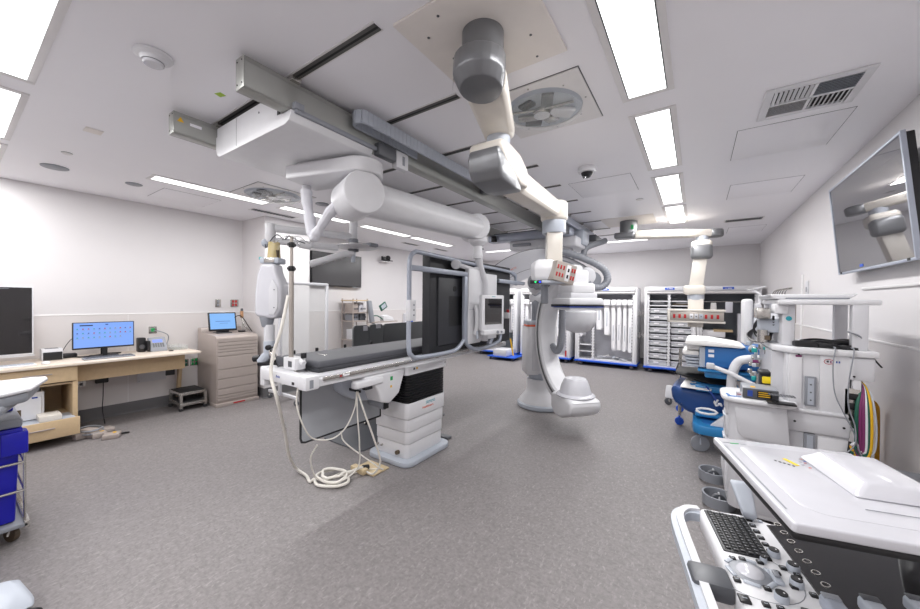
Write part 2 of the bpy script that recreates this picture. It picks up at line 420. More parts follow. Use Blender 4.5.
# ================================================================== SMALL CEILING FITTINGS
t = thing('smoke_detector', 'round white smoke detector on the ceiling, upper left', 'smoke detector', (-2.46, .65, H))
m = MB('white'); m.lathe([(0, 0), (.085, 0), (.088, -.008), (.08, -.018), (.06, -.024), (.052, -.04), (0, -.04)], (-2.46, .65, H)); part('mounting_ring', m, t)
m = MB('whiteg'); m.lathe([(.046, 0), (.046, -.008), (.04, -.014), (0, -.016)], (-2.46, .65, H-.042)); part('sensor_cap', m, t)
m = MB('dgrey'); m.lathe([(.047, 0), (.047, -.003), (.0, -.003)], (-2.46, .65, H-.0395)); part('vent_slot', m, t)
t = thing('dome_camera', 'white dome security camera with a black eye on the ceiling', 'camera', (-.91, 3.56, H))
m = MB('white'); m.lathe([(0, 0), (.085, 0), (.088, -.03), (.08, -.048), (0, -.05)], (-.91, 3.56, H)); part('housing', m, t)
m = MB('black'); m.lathe([(.056, 0), (.05, -.02), (.03, -.042), (0, -.05)], (-.91, 3.56, H-.05)); part('dome', m, t)
m = MB('chrome'); m.cyl((-.92, 3.54, H-.088), (-.93, 3.52, H-.1), .014); part('lens', m, t)
for x, y, r, s_ in ((-5.404, .65, .1, 'larger grey round ceiling speaker grille at the far left'), (-5.416, 1.255, .075, 'smaller grey round ceiling speaker grille beside the left light strip'), (-4.3, 2.95, .09, 'grey round speaker grille beside the circular left hatch')):
    m = MB('mgrey'); m.lathe([(0, 0), (r, 0), (r, -.006), (r-.008, -.01), (0, -.008)], (x, y, H)); single('ceiling_speaker', m, s_, 'speaker', 'round speaker grilles in the ceiling')
for x, y, r, s_ in ((-4.787, .649, .035, 'small white sprinkler cover on the ceiling near the left speaker grille'), (-.62, 5.0, .04, 'small sprinkler cover between the dome camera hatch and the far boom'), (-.35, 7.4, .05, 'round white disc on the ceiling near the back wall, right of the far boom'), (-3.0, 7.3, .05, 'round white disc on the ceiling near the far light strip')):
    m = MB('trimw', 'dgrey'); m.lathe([(0, 0), (r, 0), (r, -.004), (r*.8, -.012), (0, -.014)], (x, y, H)); m.mi('dgrey'); m.lathe([(r*1.04, 0), (r*1.04, -.003), (0, -.003)], (x, y, H))
    single('sprinkler_cover', m, s_, 'sprinkler', 'sprinkler covers')
m = MB('beige'); m.box(-4.03, -3.92, .63, .73, H-.004, H, b=.001); single('blank_cover_plate', m, 'small beige rectangular cover plate on the ceiling, left', 'cover plate')
m = MB('lime'); m.box(-2.595, -2.545, .995, 1.035, H-.0015, H, rz=.3); single('tape_piece', m, 'small strip of green tape on the ceiling left of the rail', 'tape')
# access hatches: a proud panel with a dark seam
def hatch(x0, x1, y0, y1, label, cat='access panel', g='access panels in the ceiling'):
    t = thing('access_panel', label, cat, ((x0+x1)/2, (y0+y1)/2, H), group=g)
    m = MB('dgrey'); m.box(x0-.004, x1+.004, y0-.004, y1+.004, H-.0012, H); part('seam', m, t)
    m = MB('ceil'); m.box(x0, x1, y0, y1, H-.003, H, b=.001); part('panel', m, t)
hatch(.245, .868, 3.42, 4.09, 'square ceiling access panel in front of the large air vent')
hatch(-1.205, -.58, 3.94, 4.56, 'square ceiling access panel behind the dome camera')
hatch(.3, .9, 4.95, 5.6, 'ceiling access panel between the large vent and the far grille')
hatch(-5.9, -5.3, 1.5, 2.1, 'ceiling access panel above the desk by the left wall')
hatch(.45, .95, 7.7, 8.3, 'small ceiling access panel near the back right corner')
# square four-way air vent
def diffuser(x0, x1, y0, y1):
    t = thing('air_vent', 'large square louvred ceiling air vent with four blade fields', 'vent', ((x0+x1)/2, (y0+y1)/2, H))
    m = MB('white'); f = .045
    for a in ((x0-f, x0, y0-f, y1+f), (x1, x1+f, y0-f, y1+f), (x0, x1, y0-f, y0), (x0, x1, y1, y1+f)): m.box(*a, H-.014, H, b=.004)
    cx, cy = (x0+x1)/2, (y0+y1)/2
    m.box(cx-.008, cx+.008, y0, y1, H-.016, H-.004); m.box(x0, x1, cy-.008, cy+.008, H-.016, H-.004); part('vent_frame', m, t)
    m = MB('hole'); m.box(x0, x1, y0, y1, H-.0022, H-.001); part('vent_opening', m, t)
    n = 8
    for qx, qy, d in ((0, 0, 'x'), (1, 0, 'y'), (0, 1, 'y'), (1, 1, 'x')):
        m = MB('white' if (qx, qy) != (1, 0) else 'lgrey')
        ax, bx_ = (x0, cx-.008) if qx == 0 else (cx+.008, x1); ay, by = (y0, cy-.008) if qy == 0 else (cy+.008, y1)
        for i in range(n):
            if d == 'x':
                c = ax+(bx_-ax)*(i+.5)/n; m.box(c-.0085, c+.0085, ay, by, H-.0125, H-.0105, ry=.7 if qy == 0 else -.7)
            else:
                c = ay+(by-ay)*(i+.5)/n; m.box(ax, bx_, c-.0075, c+.0075, H-.0125, H-.0105, rx=.7)
        part('louvre_blades', m, t)
diffuser(.385, .77, 2.91, 3.25)
def grille(x0, x1, y0, y1, label):
    t = thing('linear_vent', label, 'vent', ((x0+x1)/2, (y0+y1)/2, H), group='narrow slotted ceiling vents')
    m = MB('trimw'); f = .02
    for a in ((x0-f, x0, y0-f, y1+f), (x1, x1+f, y0-f, y1+f), (x0, x1, y0-f, y0), (x0, x1, y1, y1+f)): m.box(*a, H-.008, H, b=.002)
    part('vent_frame', m, t); m = MB('hole'); m.box(x0, x1, y0, y1, H-.002, H-.001); part('vent_opening', m, t)
    m = MB('mgrey'); lx = x1-x0 > y1-y0; n = 14
    for i in range(n):
        if lx: c = x0+(x1-x0)*(i+.5)/n; m.box(c-.004, c+.004, y0, y1, H-.007, H-.003)
        else: c = y0+(y1-y0)*(i+.5)/n; m.box(x0, x1, c-.004, c+.004, H-.007, H-.003)
    part('louvre_blades', m, t)
grille(.37, .82, 6.97, 7.15, 'narrow dark slotted ceiling vent near the back right')
grille(-5.46, -5.34, 2.55, 3.2, 'narrow dark slotted ceiling vent above the injector, near the pilaster')
grille(-5.6, -5.5, 5.9, 6.4, 'narrow slotted ceiling vent over the dark-backed display')
grille(-5.55, -5.45, 7.0, 7.5, 'short slotted ceiling vent near the far left corner')
# round boom openings left empty: square plate with circular opening, clear cover and hardware inside
def boom_opening(cx, cy, h, r, label, rz=0):
    t = thing('empty_boom_opening', label, 'ceiling opening', (cx, cy, H), rz, group='empty round boom mounts in the ceiling')
    def W_(mb): mb.T = Matrix.Translation((cx, cy, H)) @ Matrix.Rotation(rz, 4, 'Z'); return mb
    m = W_(MB('trimw')); n = 48; sq = []
    tb = bmesh.new()
    for i in range(n):
        a = 2*math.pi*i/n; c, s_ = math.cos(a), math.sin(a); k = h/max(abs(c), abs(s_))
        sq.append([tb.verts.new((c*r, s_*r, z)) for z in (-.008, 0)]+[tb.verts.new((c*k, s_*k, z)) for z in (-.008, 0)])
    for i in range(n):
        a, b = sq[i], sq[(i+1) % n]
        tb.faces.new((a[0], b[0], b[2], a[2])); tb.faces.new((a[0], a[1], b[1], b[0])); tb.faces.new((a[2], b[2], b[3], a[3]))
    m._merge(tb); part('cover_plate', m, t)
    m = W_(MB('dgrey')); m.box(-h-.006, h+.006, -h-.006, h+.006, -.0015, 0); part('seam', m, t)
    m = W_(MB('lgrey')); m.lathe([(r, -.002), (r*.98, -.003), (0, -.0035)]); part('recess_backing', m, t)
    m = W_(MB('steel', 'black')); m.box(-r*.8, r*.1, r*.05, r*.3, -.028, -.004, rz=.3, b=.004); m.box(-r*.2, r*.15, -r*.2, r*.65, -.030, -.005, rz=-.2, b=.004); m.mi('white'); m.cyl((-r*.1, r*.1, -.032), (-r*.1, r*.1, -.004), r*.22, r*.12, n=20)
    m.mi('black'); m.box(-r*.65, -r*.2, r*.1, r*.6, -.026, -.005, rz=.5, b=.003); m.box(-r*.5, -r*.1, -r*.6, -r*.35, -.024, -.005, rz=-.3, b=.003); m.mi('dgrey'); m.box(r*.1, r*.4, -r*.7, -r*.2, -.026, -.005, rz=.4, b=.003); m.mi('offw'); m.box(r*.05, r*.7, r*.1, r*.5, -.03, -.005, rz=.7, b=.004)
    m.mi('steel'); m.tube([(-r*.8, -r*.3, -.012), (0, -r*.1, -.014), (r*.8, r*.0, -.012)], .008, smooth=4); part('mounting_hardware', m, t)
    m = W_(MB('clear')); m.lathe([(r*.99, -.034), (r*.99, -.036), (0, -.036)]); part('clear_cover', m, t)
    m = W_(MB('steel'))
    for a in range(8): m.cyl((math.cos(a*.785)*r*1.1, math.sin(a*.785)*r*1.1, -.011), (math.cos(a*.785)*r*1.1, math.sin(a*.785)*r*1.1, -.008), .006, n=8)
    part('cover_screws', m, t)
boom_opening(-.88, 2.31, .31, .25, 'round empty boom opening with exposed hardware, beside the grey boom mount', 0)
boom_opening(-4.46, 2.36, .36, .32, 'round empty boom opening in the ceiling behind the carriage, left', 0)

# ================================================================== CEILING TRACK STRIPS, RAILS
g = 'dark aluminium track strips across the ceiling'
dsc = ('nearest the camera', 'second from the camera, under the cable chain bend', 'third from the camera', 'fourth from the camera', 'fifth from the camera', 'sixth from the camera', 'seventh from the camera', 'eighth from the camera', 'second from the far end', 'farthest from the camera')
for i in range(10):
    y = 1.18+.684*i
    t = thing('ceiling_track', 'dark metal track strip across the ceiling, '+dsc[i], 'track', (-2.2, y, H), group=g)
    m = MB('trimw'); m.box(-3.32, -1.285, y-.035, y-.024, H-.004, H); m.box(-3.32, -1.285, y+.024, y+.033, H-.004, H); part('track_flange', m, t)
    m = MB('alud'); m.box(-3.32, -1.29, y-.024, y+.024, H-.006, H-.0005); m.mi('hole'); m.box(-3.32, -1.29, y-.006, y+.006, H-.0068, H-.006); part('track_channel', m, t)
def beam(x0, x1, y0, y1, z0, z1, label, tt='alu'):
    t = thing('overhead_rail', label, 'rail', ((x0+x1)/2, (y0+y1)/2, z0), group='long ceiling rails')
    w = x1-x0
    pr = [(x0, z0+.012), (x0+.012, z0), (x1-.012, z0), (x1, z0+.012), (x1, z1-.03), (x1-.008, z1-.022), (x1-.008, z1), (x0+.008, z1), (x0+.008, z1-.022), (x0, z1-.03)]
    m = MB(tt); m.prism(pr, 'y', y0, y1, b=.002)
    m.box(x0-.012, x1+.004, y0+.001, y1, z0+.004, z0+.012); part('rail_profile', m, t)
    m = MB(tt, 'black'); m.box(x0-.001, x1+.001, y0-.006, y0, z0+.001, z1-.004, b=.002); m.mi('black')
    for a, b in ((.2, .15), (.8, .15), (.2, .85), (.8, .85)): m.cyl((x0+w*a, y0-.009, z0+(z1-z0)*b), (x0+w*a, y0-.005, z0+(z1-z0)*b), .004, n=8)
    part('end_cap', m, t)
    for i in range(10):
        y = 1.18+.684*i
        if y0 < y < y1: m = MB('steel'); m.box(x0-.02, x1+.02, y-.03, y+.03, z1-.006, H-.006, b=.003); part('rail_clamp', m, t)
    return t
beam(-2.075, -1.99, .9, 7.4, 2.69, 2.862, 'thick aluminium ceiling rail with a square end above the white carriage')
t = beam(-3.07, -2.985, .9, 7.4, 2.71, 2.862, 'aluminium ceiling rail with a yellow warning sticker, left end of the carriage')
m = MB('yellow'); m.prism([(.915, 2.795), (.955, 2.795), (.935, 2.83)], 'x', -2.9847, -2.984); part('warning_sticker', m, t, 'yellow triangle warning sticker')
m = MB('paper'); m.box(-2.9847, -2.984, .99, 1.06, 2.79, 2.81); part('type_label', m, t)
# right hand rail carrying the far C-arm
beam(-1.66, -1.6, 4.3, 6.85, 2.74, 2.862, 'shorter blue-grey ceiling rail behind the boom elbow, ending near the far light', 'bgrey')

# cable chain lying on the first rail
t = thing('cable_chain', 'grey plastic cable drag chain bending over the ceiling rail', 'cable chain', (-1.86, 1.9, 2.7))
m = MB('lgrey'); path = [(-1.972, 2.25), (-1.972, 1.9), (-1.972, 1.66)]
path += [(-1.92+.052*math.cos(R(180+a_)), 1.62+.052*math.sin(R(180+a_))) for a_ in range(0, 181, 30)]+[(-1.868, 1.8), (-1.868, 2.4), (-1.868, 3.32)]
pp = catmull([Vector((a_, b_, 2.805)) for a_, b_ in path], 10); acc = [pp[0]]; L = 0
for p_, q_ in zip(pp, pp[1:]):
    d = (q_-p_).length; s_ = 0
    while L+d-s_ >= .042: s_ += .042-L; acc.append(p_+(q_-p_)*(s_/d)); L = 0
    L += d-s_
for p_, q_ in zip(acc, acc[1:]):
    d = q_-p_; c = (p_+q_)/2; m.box(c.x-.011, c.x+.011, c.y-.0205, c.y+.0205, 2.76, 2.85, rz=math.atan2(d.y, d.x)-math.pi/2, b=.003, seg=1)
part('chain_links', m, t)
m = MB('dgrey'); m.box(-1.985, -1.85, 3.3, 3.4, 2.75, 2.86, b=.006); part('chain_anchor', m, t)
# ================================================================== MONITOR BOOM: carriage, plate, sleeve, arm, post, display frame
t = thing('monitor_suspension', 'white ceiling carriage with a thick round boom arm carrying the large display frame', 'monitor boom', (-2.55, 1.7, 2.3))
m = MB('white'); y0, y1 = 1.15, 1.78
m.prism([(-2.985, 2.68), (-2.97, 2.635), (-2.93, 2.615), (-2.05, 2.615), (-2.005, 2.63), (-1.985, 2.665), (-1.985, 2.688), (-2.10, 2.688), (-2.10, 2.83), (-2.965, 2.83), (-2.965, 2.77), (-2.985, 2.77)], 'y', y0, y1, b=.005)
part('carriage_cover', m, t)
m = MB('dgrey'); m.box(-2.66, -2.658, y0-.001, y0+.001, 2.63, 2.82); m.cyl((-2.35, y0-.003, 2.77), (-2.35, y0+.001, 2.77), .006, n=10); m.mi('black'); m.box(-2.13, -2.101, y0-.002, y0+.02, 2.69, 2.715); part('cover_seam', m, t)
m = MB('mgrey'); m.box(-1.987, -1.965, 1.17, 1.86, 2.672, 2.70, b=.003); m.box(-1.99, -1.955, 1.16, 1.22, 2.69, 2.73, b=.004); part('rail_runner', m, t)
m = MB('dgrey'); m.box(-2.0, -1.94, 1.80, 1.98, 2.64, 2.735, b=.01); part('drive_block', m, t)
m = MB('offw'); m.box(-2.0, -1.945, 1.985, 2.12, 2.61, 2.74, b=.008); m.mi('mgrey'); m.box(-1.946, -1.942, 2.05, 2.075, 2.64, 2.71); part('brake_block', m, t)
# offset plate: rounded slab turned under the carriage
pl = []
c = Vector((-2.10, 1.77)); a = Vector((-2.66, 1.63)); d = (a-c).normalized(); n_ = Vector((-d.y, d.x)); w = .16
pl = [a+n_*w, a-n_*w]
a0 = math.atan2(-n_.y, -n_.x)
for i in range(17): q = a0-math.pi*i/16; pl.append(c+Vector((math.cos(q), math.sin(q)))*w)
m = MB('white'); m.prism([(p.x, p.y) for p in pl], 'z', 2.49, 2.595, b=.014, seg=3)
m.prism([(p.x*.0+(-2.42)+(p.x+2.42)*.62, 1.72+(p.y-1.72)*.8) for p in pl], 'z', 2.59, 2.616, b=.004)
part('offset_plate', m, t)
A, B = Vector((-2.12, 1.76, 2.35)), Vector((-2.13, 3.44, 2.41))
m = MB('chrome'); m.cyl((-2.10, 1.78, 2.46), (-2.10, 1.78, 2.51), .075); m.mi('black'); m.cyl((-2.1, 1.78, 2.49), (-2.1, 1.78, 2.498), .08); part('swivel_bearing', m, t)
# drum with its axis roughly across the room; arm leaving it lengthways
m = MB('white'); ax = Vector((.93, -.36, 0)).normalized()
m.cyl(A-ax*.19, A+ax*.15, .155, n=48, b=.012); part('elbow_drum', m, t)
m = MB('hole'); m.cyl(A-ax*.06+Vector((-.135, -.06, -.0)), A-ax*.06+Vector((-.15, -.07, -.0)), .035, n=16); part('cable_port', m, t)
m = MB('white'); m.tube([A+Vector((0, .02, 0)), A.lerp(B, .3), A.lerp(B, .7), B-Vector((0, .02, 0))], .142, n=36, sx=.98); part('boom_arm', m, t)
m = MB('white'); ax2 = Vector((.8, -.6, 0)).normalized(); m.cyl(B-ax2*.17, B+ax2*.13, .142, n=40, b=.012); part('end_drum', m, t)
# down post with joints, then bent tube to the display
m = MB('white'); m.lathe([(.0, 0), (.11, 0), (.105, -.05), (.07, -.09), (.052, -.1), (.052, -.24), (0, -.24)], (-2.1, 3.47, 2.30)); part('swivel_cup', m, t)
m = MB('dgrey'); m.cyl((-2.1, 3.5, 2.17), (-2.1, 3.5, 2.178), .0535); part('joint_ring', m, t)
m = MB('offw'); m.tube([(-2.1, 3.5, 2.12), (-2.1, 3.5, 2.02), (-2.095, 3.53, 1.93), (-2.085, 3.58, 1.83), (-2.08, 3.6, 1.7), (-2.08, 3.6, 1.1)], .045, n=18, smooth=6); part('down_post', m, t)
# white fabric cable sleeves
t = thing('cable_sleeve', 'white fabric cable sleeve hanging in a V beside the boom drum', 'cable sleeve', (-2.5, 1.7, 2.1))
m = MB('offw'); m.cyl((-2.63, 1.66, 2.44), (-2.63, 1.66, 2.51), .034); part('sleeve_socket', m, t)
m = MB('fabric')
def wob(f): return .043+.004*math.sin(f*26)+.003*math.sin(f*57)
m.tube([(-2.63, 1.66, 2.46), (-2.63, 1.662, 2.38), (-2.61, 1.67, 2.26), (-2.59, 1.68, 2.13), (-2.56, 1.68, 2.07), (-2.53, 1.685, 2.10), (-2.47, 1.69, 2.16), (-2.39, 1.70, 2.24), (-2.31, 1.71, 2.31), (-2.26, 1.72, 2.34)], wob, n=12, smooth=8, sx=.8)
part('fabric_sleeve', m, t)

# large display frame with black-backed screens
t = thing('display_frame', 'blue-grey tubular frame holding a large black-backed display and white mount panel', 'display frame', (-2.15, 3.5, 1.0))
fx, ya, yb, zb, zt = -2.115, 2.325, 4.72, 1.045, 1.985
m = MB('bgrey')
m.tube([(fx-.03, 4.6, zt-.06), (fx-.03, 4.45, zt-.01), (fx-.02, 3.6, zt+.005), (fx, ya+.35, zt+.025), (fx, ya+.12, zt+.03), (fx, ya+.07, zt+.021), (fx, ya+.03, zt-.005), (fx, ya+.008, zt-.045), (fx, ya, zt-.10), (fx, ya, 1.75), (fx, ya, 1.6), (fx, ya, zb+.12), (fx, ya+.04, zb+.03), (fx, ya+.15, zb), (fx, 2.95, zb-.005), (fx, 3.1, zb+.02), (fx, 3.22, zb+.10)], .021, n=12, smooth=5)
m.tube([(fx-.03, 4.42, zt-.02), (fx-.03, 4.56, zt-.05), (fx-.03, 4.6, zt-.15), (fx-.03, 4.6, 1.8)], .02, n=10, smooth=4)
part('frame_tube', m, t)
m = MB('bgrey'); m.box(fx-.03, fx+.015, ya+.0, 3.28, 1.84, 1.89, b=.008); part('upper_crossbar', m, t)
m = MB('bgrey'); m.box(fx-.04, fx+.005, 4.03, 4.85, 1.81, 1.86, b=.008); part('side_crossbar', m, t)
m = MB('bgrey'); m.box(fx-.02, fx+.02, 3.20, 3.26, zb+.09, 1.84, b=.006); part('upright', m, t)
m = MB('bgrey'); m.tube([(fx, 3.24, zb+.12), (fx, 3.28, zb+.04), (fx, 3.45, zb-.03), (fx, 3.7, zb-.035), (fx, 4.0, zb-.0), (fx, 4.07, zb+.05), (fx, 4.08, zb+.14)], .024, n=12, smooth=5)
m.box(fx-.02, fx+.02, 3.8, 3.86, zb-.03, zb+.15, rx=-.7, b=.005); part('lower_bracket', m, t)
m = MB('white'); m.box(fx-.03, fx+.03, 3.265, 3.53, 1.09, 1.93, b=.01); m.box(fx-.03, fx+.03, 3.53, 3.92, 1.11, 1.90, b=.01); m.mi('lgrey'); m.box(fx+.029, fx+.032, 3.27, 3.52, 1.475, 1.48); part('mount_panel', m, t)
m = MB('white'); m.box(fx-.02, fx+.03, ya-.025, ya+.06, 1.39, 1.575, b=.006); m.mi('mgrey')
for z in (1.44, 1.485, 1.53): m.cyl((fx+.029, ya+.03, z), (fx+.034, ya+.03, z), .008, n=10)
part('control_box', m, t, 'small white control box with three buttons')
m = MB('offw'); m.cyl((fx-.05, 3.14, 1.97), (fx+.03, 3.0, 1.95), .05, b=.01); m.tube([(fx, 3.05, 1.96), (fx, 3.4, 1.93), (fx, 3.6, 1.97)], .025); part('arm_clamp', m, t)
m = MB('matblk'); m.box(-2.285, -2.185, 2.70, 4.50, 1.02, 2.04, b=.012); m.mi('matblk2')
m.box(-2.19, -2.165, 2.82, 3.28, 1.11, 1.82, b=.01); part('display_housing', m, t, 'matt black back of the large display')
m = MB('black'); m.box(-2.1655, -2.164, 3.0, 3.24, 1.3, 1.62); m.mi('hole'); m.cyl((-2.166, 3.1, 1.7), (-2.162, 3.1, 1.7), .03, n=14); part('service_cover', m, t)
m = MB('blackg'); m.box(-2.291, -2.285, 2.74, 4.46, 1.06, 2.0); part('screen', m, t)
m = MB('red', 'white'); m.box(fx-.0, fx+.03, 4.25, 4.28, 1.42, 1.46, b=.003); m.mi('white'); m.box(fx-.04, fx+.03, 4.245, 4.285, 1.34, 1.42, b=.003); part('emergency_button', m, t, 'small red emergency button on white block')
# small touch monitor on the post side
c = Vector((-1.93, 3.50, 1.44)); t2 = thing('touch_monitor', 'small white-framed touch monitor with dark screen on the display mount', 'monitor', c, R(-5))
def L_(mb): mb.T = Matrix.Translation(c) @ Matrix.Rotation(R(-12), 4, 'Z'); return mb
m = L_(MB('white')); m.box(-.02, .03, -.19, .19, -.2, .2, b=.014); m.box(-.02, .05, -.17, .19, -.25, -.19, b=.014); part('bezel', m, t2)
m = L_(MB('scrdk')); m.box(.029, .033, -.145, .145, -.13, .16); part('screen', m, t2)
m = L_(MB('tealink')); m.box(.0305, .032, -.03, .03, .178, .184); part('maker_mark', m, t2)
m = L_(MB('mgrey')); m.cyl((.048, .05, -.22), (.06, .05, -.22), .018, n=14); m.cyl((.048, .12, -.22), (.056, .12, -.22), .012, n=12); part('knob', m, t2)
m = L_(MB('white')); m.box(-.14, -.02, -.05, .05, -.06, .06, b=.01); part('mounting_arm', m, t2)
m = MB('white'); m.tube([(-2.06, 3.38, 1.52), (-2.03, 3.36, 1.45), (-2.03, 3.36, 1.3), (-2.06, 3.37, 1.2)], .03, n=12, smooth=4); m.mi('lgrey'); m.tube([(-2.04, 3.36, 1.3), (-2.02, 3.35, 1.15)], .015); part('handle', m, t)

# ================================================================== EQUIPMENT BOOM (near)
t = thing('equipment_boom', 'cream and grey articulated ceiling boom with red outlets on its service head', 'ceiling boom', (-.89, 1.5, 1.75))
m = MB('beige'); m.box(-1.22, -.575, 1.21, 1.83, H-.014, H, b=.004); part('ceiling_plate', m, t, 'beige square ceiling plate')
m = MB('dgrey')
for x, y in ((-1.0, 1.28), (-.72, 1.3), (-1.1, 1.55), (-.69, 1.62), (-.95, 1.78), (-.72, 1.78), (-1.12, 1.36), (-.64, 1.4)): m.cyl((x, y, H-.016), (x, y, H-.013), .007, n=8)
part('plate_screws', m, t)
J0 = Vector((-.885, 1.49, 0)); J1 = Vector((-1.07, 2.01, 0)); J2 = Vector((-1.09, 3.14, 0))
def at2(p, z): return (p.x, p.y, z)
m = MB('rotor'); m.cyl(at2(J0, 2.74), at2(J0, H-.012), .102, n=36); m.cyl(at2(J0, 2.735), at2(J0, 2.745), .098); part('ceiling_rotor', m, t)
d1 = (J1-J0).normalized(); s1 = Vector((-d1.y, d1.x, 0)); d2 = (J2-J1).normalized(); s2 = Vector((-d2.y, d2.x, 0))
m = MB('rotor'); m.T = Matrix.Translation(at2(J0, 0)) @ Matrix.Rotation(math.atan2(d1.y, d1.x), 4, 'Z')
m.hull([(.125*math.cos(a)-.01+k, (.128*math.sin(a)+.012)*(1 if z > 2.62 else .82), z) for a in [i*math.pi/10 for i in range(20)] for z, k in ((2.755, 0), (2.69, -.015), (2.66, -.015), (2.61, .02))], b=.006); part('upper_elbow', m, t)
def arm(mb, Pa, Pb, za, zb, wa, wb, ha, hb):
    d = (Pb-Pa).normalized(); s_ = Vector((-d.y, d.x, 0)); pts = []
    for P, z, w, h in ((Pa, za, wa, ha), (Pb, zb, wb, hb)):
        for a in (-1, 1):
            for q, k in ((-.5, .75), (.5, .75), (0, 1), (-.35, .95), (.35, .95)): pts.append((P.x+s_.x*a*w*k/2, P.y+s_.y*a*w*k/2, z+h*q))
    mb.hull(pts, b=.008)
m = MB('cream'); arm(m, J0+d1*.04, J1+d1*.05, 2.68, 2.68, .23, .20, .12, .11)
m.cyl(at2(J1, 2.62), at2(J1, 2.735), .095, b=.02); part('upper_arm', m, t)
m = MB('lgrey', 'lcd'); m.cyl(at2(J1, 2.53), at2(J1, 2.625), .075, n=30); part('elbow_collar', m, t)
m = MB('tealink'); m.T = Matrix.Translation(at2(J1, 2.56)) @ Matrix.Rotation(R(-50), 4, 'Z'); m.box(.064, .073, -.014, .014, -.025, .025); part('blue_marker', m, t, 'blue marker strip')
# big elbow shell: cream rim with grey face
m = MB('cream'); m.T = Matrix.Translation(at2(J1, 0)) @ Matrix.Rotation(math.atan2(d2.y, d2.x), 4, 'Z')
prof = [(-.19, 2.50), (-.17, 2.535), (-.05, 2.545), (.1, 2.53), (.22, 2.47), (.26, 2.40), (.24, 2.34), (.12, 2.33), (-.1, 2.40), (-.17, 2.45)]
m.prism(prof, 'y', -.115, .115, b=.025, seg=3); part('elbow_shell', m, t)
m = MB('rotor'); m.T = Matrix.Translation(at2(J1, 0)) @ Matrix.Rotation(math.atan2(d2.y, d2.x), 4, 'Z')
m.hull([(x, y*k, z) for x, z, k in ((-.2, 2.48, .75), (-.205, 2.44, .85), (-.19, 2.35, .85), (-.15, 2.30, .8), (.03, 2.285, .85), (.16, 2.30, .75), (.2, 2.36, .5), (-.1, 2.5, .8), (.05, 2.48, .9)) for y in (-.128, .128)], b=.014); part('elbow_cap', m, t, 'grey elbow cap')
m = MB('cream'); arm(m, J1+d2*.15, J2, 2.40, 2.40, .17, .16, .17, .15); part('lower_arm', m, t)
m = MB('cream'); m.cyl(at2(J2, 2.30), at2(J2, 2.48), .12, n=32, b=.03); part('wrist_joint', m, t)
m = MB('lgrey'); m.cyl(at2(J2, 2.19), at2(J2, 2.31), .105, n=32, b=.006); part('wrist_collar', m, t)
m = MB('cream'); m.T = Matrix.Translation(at2(J2, 0)) @ Matrix.Rotation(R(25), 4, 'Z'); m.box(-.068, .068, -.085, .085, 1.84, 2.2, b=.012); m.mi('red'); m.cyl((-.05, -.07, 2.17), (-.058, -.082, 2.17), .008, n=8); part('column', m, t)
m = MB('white'); m.T = Matrix.Translation(at2(J2, 0)) @ Matrix.Rotation(R(25), 4, 'Z')
m.T = m.T @ Matrix.Translation((-.085, -.03, -.02)); m.hull([(x*k, y*k+dy, z) for z, k, dy in ((1.755, .8, 0), (1.80, .95, 0), (1.88, 1, 0), (1.945, .9, 0), (1.965, .6, 0)) for x in (-.1, .09) for y in (-.17, .12)]+[(-.125*k, -.02, z) for z, k in ((1.8, .95), (1.9, 1), (1.94, .9))], b=.012); part('head_shell', m, t)
m = MB('lgrey', 'black', 'ledg', 'ledb'); m.T = Matrix.Translation(at2(J2, 0)) @ Matrix.Rotation(R(25), 4, 'Z')
m.T = m.T @ Matrix.Translation((.0, -.03, -.0)); m.box(-.12, .08, -.19, .15, 1.728, 1.756, b=.008); part('handle_tray', m, t)
m = MB('black'); m.T = Matrix.Translation(at2(J2, 0)) @ Matrix.Rotation(R(5), 4, 'Z')
m.T = m.T @ Matrix.Translation((-.03, -.03, .0)); m.box(-.12, .02, -.19, -.165, 1.728, 1.758, b=.002); m.mi('ledg'); m.cyl((-.07, -.189, 1.742), (-.07, -.194, 1.742), .008, n=10); m.mi('ledb'); m.cyl((-.03, -.189, 1.742), (-.03, -.194, 1.742), .008, n=10); part('status_panel', m, t, 'black strip with green and blue lights')
# outlet box on the side
m = MB('pole'); m.T = Matrix.Translation((J2.x+.08, J2.y-.11, 1.82)) @ Matrix.Rotation(R(50), 4, 'Z') @ Matrix.Rotation(R(14), 4, 'Y')
m.box(-.09, .11, -.10, .06, -.085, .085, b=.006); part('outlet_box', m, t, 'taupe metal outlet box')
TT = m.T.copy() if False else Matrix.Translation((J2.x+.08, J2.y-.11, 1.82)) @ Matrix.Rotation(R(50), 4, 'Z') @ Matrix.Rotation(R(14), 4, 'Y')
for z in (.035, -.03):
    for x in (-.07, -.042, -.014, .07, .093):
        m = MB('red'); m.T = TT; m.box(x-.007, x+.007, -.104, -.099, z-.018, z+.018, b=.003); part('red_outlet', m, t)
m = MB('white', 'black'); m.T = TT; m.box(.012, .052, -.104, -.099, -.07, .07, b=.002); m.mi('black'); m.box(.024, .04, -.106, -.103, .01, .04); m.box(.024, .04, -.106, -.103, -.045, -.015); part('white_outlet', m, t)
m = MB('mgrey'); m.T = Matrix.Translation(at2(J2, 0)); m.cyl((-.10, .05, 1.735), (-.10, .05, 1.55), .034, b=.01); part('drop_handle', m, t)

